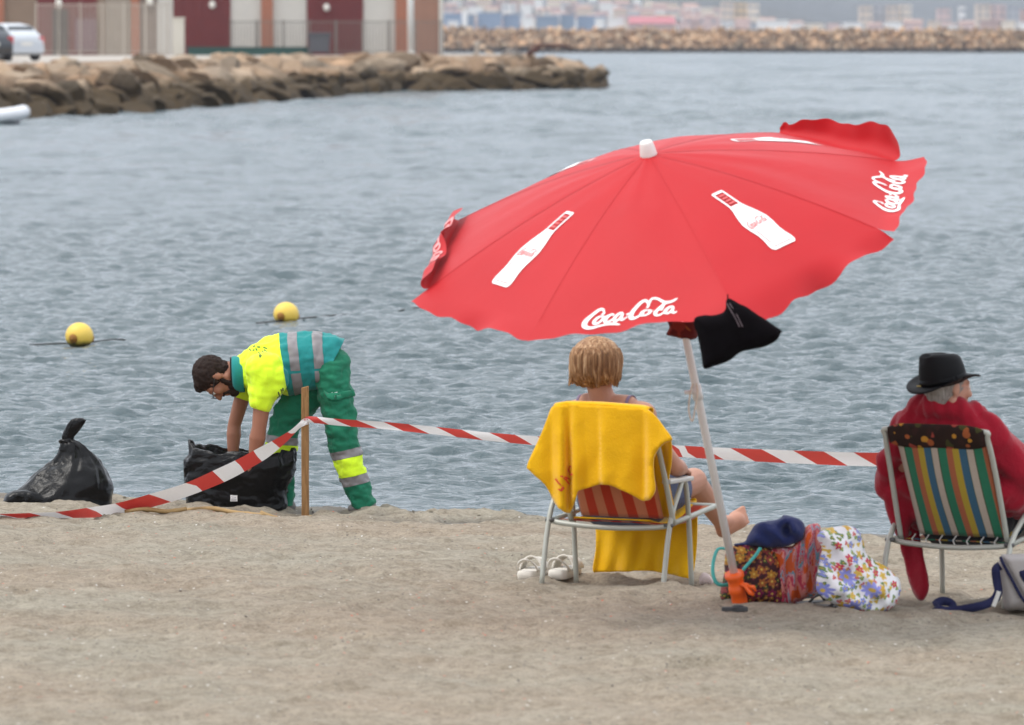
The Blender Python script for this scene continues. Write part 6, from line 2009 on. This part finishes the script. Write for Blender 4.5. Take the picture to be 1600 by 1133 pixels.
def m_tape():
    t = NT('barrier_tape')
    u = t.attr('tape_u').outputs['Fac']; v = t.attr('tape_v').outputs['Fac']; sl = t.attr('tape_s').outputs['Fac']
    f = t.math('FRACT', t.math('ADD', u, t.math('MULTIPLY', v, sl)))
    red = t.math('LESS_THAN', f, .5)
    c = t.mix(red, (.76, .74, .74), (.54, .050, .040))
    t.bump(t.noise(14, 4, .6), .3, .01)
    m = t.out(c, .35, 0, .5)
    tr_ = t.new('ShaderNodeBsdfTranslucent'); t.lk(c, tr_.inputs['Color'])
    mx = t.new('ShaderNodeMixShader'); mx.inputs[0].default_value = .2
    t.lk(t.b.outputs[0], mx.inputs[1]); t.lk(tr_.outputs[0], mx.inputs[2]); t.lk(mx.outputs[0], t.n['Material Output'].inputs['Surface'])
    return m
M_tape = m_tape()
def tape(label, pts, knots, slant):
    """pts: (x, y, distance, half height px, twist m); knots: (x, stripe phase)"""
    P = smooth_poly([(x, y, d) for x, y, d, h, tw_ in pts], 8, False); Q = smooth_poly([(h, tw_, 0) for x, y, d, h, tw_ in pts], 8, False)
    kx = sorted(knots)
    mb = MB(); rows = []; U = []; Vv = []
    for i, (p, q) in enumerate(zip(P, Q)):
        row = []
        for v in np.linspace(-1, 1, 7):
            curl = .006 * math.sin(i * .21 + 1) * (1 - v * v)
            tt = (P[min(i + 1, len(P) - 1)] - P[max(i - 1, 0)]); L_ = math.hypot(tt.x, tt.y) or 1
            row.append(W(p.x + v * q.x * .35 * (tt.y / L_) * -1, p.y + v * q.x, p.z + v * q.y + curl))
            U.append(np.interp(p.x, [a for a, b in kx], [b for a, b in kx])); Vv.append(v)
        rows.append(row)
    mb.grid(rows)
    me = mb.mesh('barrier_tape', M_tape, True)
    for nm, arr_ in (('tape_u', U), ('tape_v', Vv), ('tape_s', [slant] * len(U))):
        a = me.attributes.new(nm, 'FLOAT', 'POINT'); a.data.foreach_set('value', np.array(arr_, dtype=np.float32))
    o = link('barrier_tape', me); recentre(o)
    return tag(o, label, 'barrier tape', 'red and white barrier tape')
PFm = PD - 8.5 * KP
tape('red and white barrier tape slanting from the post over the open black bag',
     [(484, 658, PFm + .02, 4, 0), (477, 660, PFm - .006, 5, 0), (469, 664, PFm, 6, .0), (451, 681, PD - .06, 8, .01), (425, 700, PD - .10, 12, .02), (399, 715, PD - .14, 13.5, .02), (370, 731, PD - .18, 13.8, .02), (339, 745.5, PD - .22, 13.5, .025), (287, 767, PD - .28, 11.5, .04), (240, 781, PD - .30, 11, .05), (185, 796, PD - .26, 10.5, .05), (140, 801, G(140, 812).y, 8, .05), (93, 804.5, G(93, 811).y, 5, .05), (50, 805.5, G(50, 811).y, 4, .05), (0, 806.5, G(0, 811).y, 3.4, .05), (-80, 807, G(-80, 811).y, 3.4, .05)],
     [(484, -.55), (466, -.22), (455, 0), (432, .5), (402, 1.0), (376, 1.5), (341, 2), (307, 2.5), (250, 3), (192, 3.5), (152, 4), (98, 4.5), (62, 5), (12, 5.5), (-40, 6), (-90, 6.5)], .16)
tape('red and white barrier tape running from the post past the two chairs along the shore',
     [(470, 661, PFm + .0, 3.5, 0), (478, 657, PFm - .008, 4.5, 0), (486, 655.5, PFm + .01, 5, 0), (530, 660, PD - .10, 5.2, .01), (600, 665, PD - .25, 5.6, .01), (680, 673, PD - .5, 6.0, .01), (760, 682, PD - .8, 6.4, .012), (840, 689, PD - 1.1, 7, .015), (950, 698, PD - 1.5, 8, .02), (1075, 706, PD - 2.0, 9, .02), (1170, 711, PD - 2.3, 9.6, .02), (1265, 715, PD - 2.6, 10.2, .02), (1360, 718, PD - 2.9, 10.6, .02), (1480, 717, PD - 3.2, 11, .02), (1600, 712, PD - 3.5, 11, .02), (1720, 704, PD - 3.8, 11, .02)],
     [(470, -.3), (484, 0), (502, .5), (532, 1), (574, 1.5), (615, 2), (654, 2.5), (698, 3), (737, 3.5), (782, 4), (819, 4.5), (852, 5), (895, 5.5), (940, 6), (985, 6.5), (1030, 7.0), (1066, 7.5 + .0), (1072, 7.999), (1113, 8.5), (1160, 9), (1210, 9.5), (1258, 10), (1306, 10.5), (1352, 11), (1400, 11.5), (1450, 12), (1500, 12.5), (1550, 13), (1600, 13.5), (1720, 14.6)], -.20)

# bamboo canes lying at the edge of the sand
m_cane = plain('dry_cane', (.30, .19, .075), .7, .3, 14, .3, 60)
def cane(pts, label):
    P = []
    for x, y in pts:
        p = G(x, y); P.append(p + Vector((0, 0, .008)))
    m = MB(); Q = smooth_poly(P, 6, False)
    rr = [(.012 if i % 7 else .0145) for i in range(len(Q))]
    m.tube(Q, rr, 8); o = m.build('cane', m_cane, None, True); recentre(o); tag(o, label, 'cane', 'dry canes on the sand')
cane([(196, 802), (225, 803), (262, 804), (292, 805)], 'dry cane lying under the slanting barrier tape')
cane([(288, 803), (330, 806), (372, 809), (412, 811)], 'long dry cane lying before the open black bag')
cane([(408, 809), (440, 811), (470, 812), (486, 812)], 'short dry cane ending at the foot of the wooden post')

# ================================================================== RUBBISH BAGS
def m_bagp():
    t = NT('black_bin_liner')
    h = t.math('ADD', t.noise(9, 5, .6, None, 1.4), t.math('MULTIPLY', t.noise(38, 3, .6, None, .6), .3))
    t.bump(h, .4, .02)
    return t.out((.0035, .0035, .004), t.math('ADD', .18, t.math('MULTIPLY', t.noise(5), .12)), 0, .2)
M_bag = m_bagp()
def bag_rings(rows, D, nseg=56, depth=.8, pleats=None):
    rings = []
    for y, xl, xr, dz, pl in rows:
        cx, rx = (xl + xr) / 2, (xr - xl) / 2
        c = W(cx, y, D); kx = rx * D / FPX
        ring = []
        for a in np.linspace(0, 2 * pi, nseg + 1)[:-1]:
            k = 1 + pl * (math.sin(a * 11 + math.sin(a * 3) * 1.5) * .6 + math.sin(a * 17 + y * .03) * .4)
            k += .05 * mnoise.noise(Vector((math.cos(a) * 1.6, math.sin(a) * 1.6, y * .02)))
            ring.append(c + Vector((math.cos(a) * kx * k, math.sin(a) * max(kx * depth, .02) * k, dz)))
        rings.append(ring)
    return rings
tb = G(90, 790); TD = tb.y
tbag = empty('rubbish_bag', Vector((tb.x, TD, tb.z)), 'full black rubbish bag knotted at the top, sitting alone at the water edge', 'rubbish bag')
def dense(rows, n=3):
    out = []
    for a, b in zip(rows, rows[1:]):
        for i in range(n):
            f = i / n; out.append(tuple(p + (q - p) * f for p, q in zip(a, b)))
    out.append(rows[-1]); return out
rows = [(797, 40, 150, 0, .0), (794, 12, 168, 0, .01), (787, 5, 174, 0, .012), (776, 14, 175, 0, .015), (764, 28, 176, 0, .02), (750, 44, 173, 0, .03), (735, 62, 166, 0, .045), (720, 80, 156, 0, .07), (706, 92, 144, 0, .10), (696, 96, 133, 0, .14), (688, 98, 117, 0, .16), (683, 99, 112, 0, .14)]
m = MB(); m.loft(bag_rings(dense(rows, 8), TD, 130, .75), True)
me = m.mesh('bag_body', M_bag, True)
wrinkle(me, .010, 8, (1, 1, 1.4), 3); crease(me, .006, 7, (1.5, 1.5, .5), 4.0); crease(me, .002, 20, (1, 1, .8), 9.0)
a = arr(me); zz = sand_z(a[:, 0], a[:, 1]); a[:, 2] = np.maximum(a[:, 2], zz - .01); put(me, a)
link('bag_body', me, tbag)
rows = [(690, 98, 113, 0, .1), (682, 97, 116, 0, .12), (672, 102, 124, 0, .10), (662, 106, 133, 0, .08), (656, 110, 135, 0, .06), (653, 118, 130, 0, .03)]
m = MB(); m.loft(bag_rings(dense(rows), TD, 40, .7), True); me = m.mesh('bag_neck', M_bag, True); wrinkle(me, .006, 22, (1.4, 1, .6), 5); link('bag_neck', me, tbag)
m = MB(); c = W(104, 690, TD)
m.tube([c + Vector((math.cos(a) * .034, math.sin(a) * .034, .006 * math.sin(2 * a))) for a in np.linspace(0, 2 * pi, 17)], .010, 8); m.build('knot', M_bag, tbag, True)
# a lying fold of the bag on its low side
ff_ = G(30, 791)
pillow('bag_fold', [(3, 786), (14, 770), (40, 766), (66, 770), (80, 782), (76, 792), (40, 793), (10, 792)], TD - .15, .05, M_bag, tbag, 3.5, 10, .008, 20)

OD = WD - 2 * KW
ob = empty('rubbish_bag', G(375, 801) + Vector((0, .1, 0)), 'open black rubbish bag with a small white label, held by the bending worker', 'rubbish bag')
rows = [(802, 312, 440, 0, .0), (798, 298, 448, 0, .01), (788, 291, 447, 0, .01), (772, 289, 447, 0, .012), (752, 289, 455, 0, .015), (734, 289, 462, 0, .02), (720, 291, 464, 0, .03), (709, 297, 462, 0, .05)]
rg = bag_rings(dense(rows, 8), OD, 140, .62)
top = rg[-1]
for j, (dzk, sc) in enumerate(((1.0, 1.0), (1.0, .97), (.3, .94), (-1.0, .92), (-3.0, .88), (-6, .8))):
    ring = []
    ctr_ = sum(top, Vector()) / len(top)
    for i, p in enumerate(top):
        q = ctr_ + (p - ctr_) * sc
        a = 2 * pi * i / len(top)
        lip = (.050 * math.exp(-((a - 3.15) / .30) ** 2) + .022 * math.exp(-((a - 2.5) / .35) ** 2) + .018 * mnoise.noise(Vector((math.cos(a) * 3, math.sin(a) * 3, 2))) + .012 * mnoise.noise(Vector((math.cos(a) * 7, math.sin(a) * 7, 5))))
        q = q + Vector((0, 0, lip * max(0, 1 - j * .1) + .018 * dzk))
        ring.append(q)
    rg.append(ring)
m = MB(); m.loft(rg, False)
me = m.mesh('bag_body', M_bag, True)
wrinkle(me, .010, 8, (1, 1, 1.6), 13); crease(me, .010, 8.5, (.8, 1, 1.3), 14.0); crease(me, .005, 24, (1, 1, 1), 19.0)
link('bag_body', me, ob)
bvb = bvh_of(me) if False else BVHTree.FromPolygons([Matrix.Translation(ob.location) @ v.co for v in me.vertices], [tuple(p.vertices) for p in me.polygons])
m = MB(); m.grid([[on(bvb, x, y, .004, OD) for x in np.linspace(360, 371, 4)] for y in np.linspace(773.5, 783, 4)]); lb = m.build('label', m_print, ob)
m = MB()
for y in (775.5, 777.5, 779.5, 781.3):
    m.grid([[on(bvb, x, y, .0065, OD) for x in (361.3, 365, 369.6)], [on(bvb, x, y + .7, .0065, OD) for x in (361.3, 365, 369.6)]])
tag(m.build('lettering', plain('label_grey', (.22, .22, .23), .7), lb), kind='stuff')

# ================================================================== FLOATS
m_yb = plain('buoy_yellow', (.72, .47, .035), .5, .12, 5, .15, 30)
t = NT('buoy_yellow_weathered')
z = t.sep(t.coord('Object'))[2]
c = t.mix(t.noise(9, 4), (.70, .46, .05), (.78, .56, .12))
f = t.new('ShaderNodeMapRange'); f.inputs['From Min'].default_value = -.068; f.inputs['From Max'].default_value = -.035
t.lk(t.math('ADD', z, t.math('MULTIPLY', t.math('SUBTRACT', t.noise(18, 4), .5), .04)), f.inputs['Value'])
m_yb = t.out(t.mix(f.outputs[0], (.06, .05, .012), c), .5, 0, .4)
m_rope = plain('rope_dark', (.035, .034, .032), .9, .3, 60, .5, 200)
line = []
BUO = [(124, 525, 21.5, 544), (447, 491, 19.5, 507), (727, 468, 18, 481)]
rope_pts = []
for i, (px, py, r_, yw) in enumerate(BUO):
    D = FPX * CAM_Z / (yw - 60 - 4)
    k = D / FPX
    c = W(px, py, D)
    bo = empty('mooring_buoy', c, ['yellow round float nearest the black rubbish bags', 'yellow round float above the bending worker', 'yellow round float mostly hidden behind the red parasol'][i], 'buoy', 'yellow floats of the swimming line')
    R_ = r_ * k
    m = MB(); m.sphere((0, 0, 0), R_, 28, 18, (1.02, 1, .98)); link('float', m.mesh('float', m_yb, True), bo, True)
    for s in (-1, 1):
        m = MB(); dirv = Vector((s * .62 if s > 0 else -.40, -.85 if s < 0 else .3, -.16)).normalized()
        m.tube([dirv * R_ * .93, dirv * R_ * 1.09], [R_ * .36, R_ * .24], 14); m.tube([dirv * R_ * 1.05, dirv * R_ * 1.14], [R_ * .13, R_ * .12], 10); link('rope_eye', m.mesh('rope_eye', plain('buoy_eye', (.26, .11, .012), .7) if 'buoy_eye' not in bpy.data.materials else bpy.data.materials['buoy_eye'], True), bo, True)
    rope_pts.append((c, R_))
P = []
c0, c1, c2 = rope_pts[0][0], rope_pts[1][0], rope_pts[2][0]
def hump(a, b, za):
    n_ = 26
    for i in range(n_):
        f = i / n_
        p = a.lerp(b, f)
        zz = za(f)
        P.append(Vector((p.x, p.y + .04 * math.sin(f * 9), zz)))
cm = c0 + Vector((-1.6, -.35, 0))
hump(cm, c0, lambda f: -.02 + .042 * f ** 1.0)
hump(c0, c1, lambda f: .018 - .085 * min(1, max(0, (f - .18) / .12)) + .085 * min(1, max(0, (f - .72) / .12)))
hump(c1, c2, lambda f: .02 - .08 * min(1, max(0, (f - .34) / .1)) + .08 * min(1, max(0, (f - .55) / .08)))
hump(c2, c2 + Vector((3, .6, 0)), lambda f: .02 - .12 * f)
m = MB(); m.tube(P, .0075, 6); o = m.build('float_line', m_rope, None, True); recentre(o)
tag(o, 'dark rope stringing the yellow floats together along the water', 'rope')

# ================================================================== HAZE
mh_ = bpy.data.materials.new('haze'); mh_.use_nodes = True
nt_ = mh_.node_tree; nt_.nodes.clear()
vo_ = nt_.nodes.new('ShaderNodeVolumePrincipled'); vo_.inputs['Density'].default_value = 0.0001; vo_.inputs['Color'].default_value = (.70, .76, .90, 1); vo_.inputs['Anisotropy'].default_value = 0.0
ou_ = nt_.nodes.new('ShaderNodeOutputMaterial'); nt_.links.new(vo_.outputs[0], ou_.inputs['Volume'])
m = MB(); m.box((0, 4200, 300), (21700, 9600, 612)); hz = m.build('haze', mh_); hz['kind'] = 'stuff'
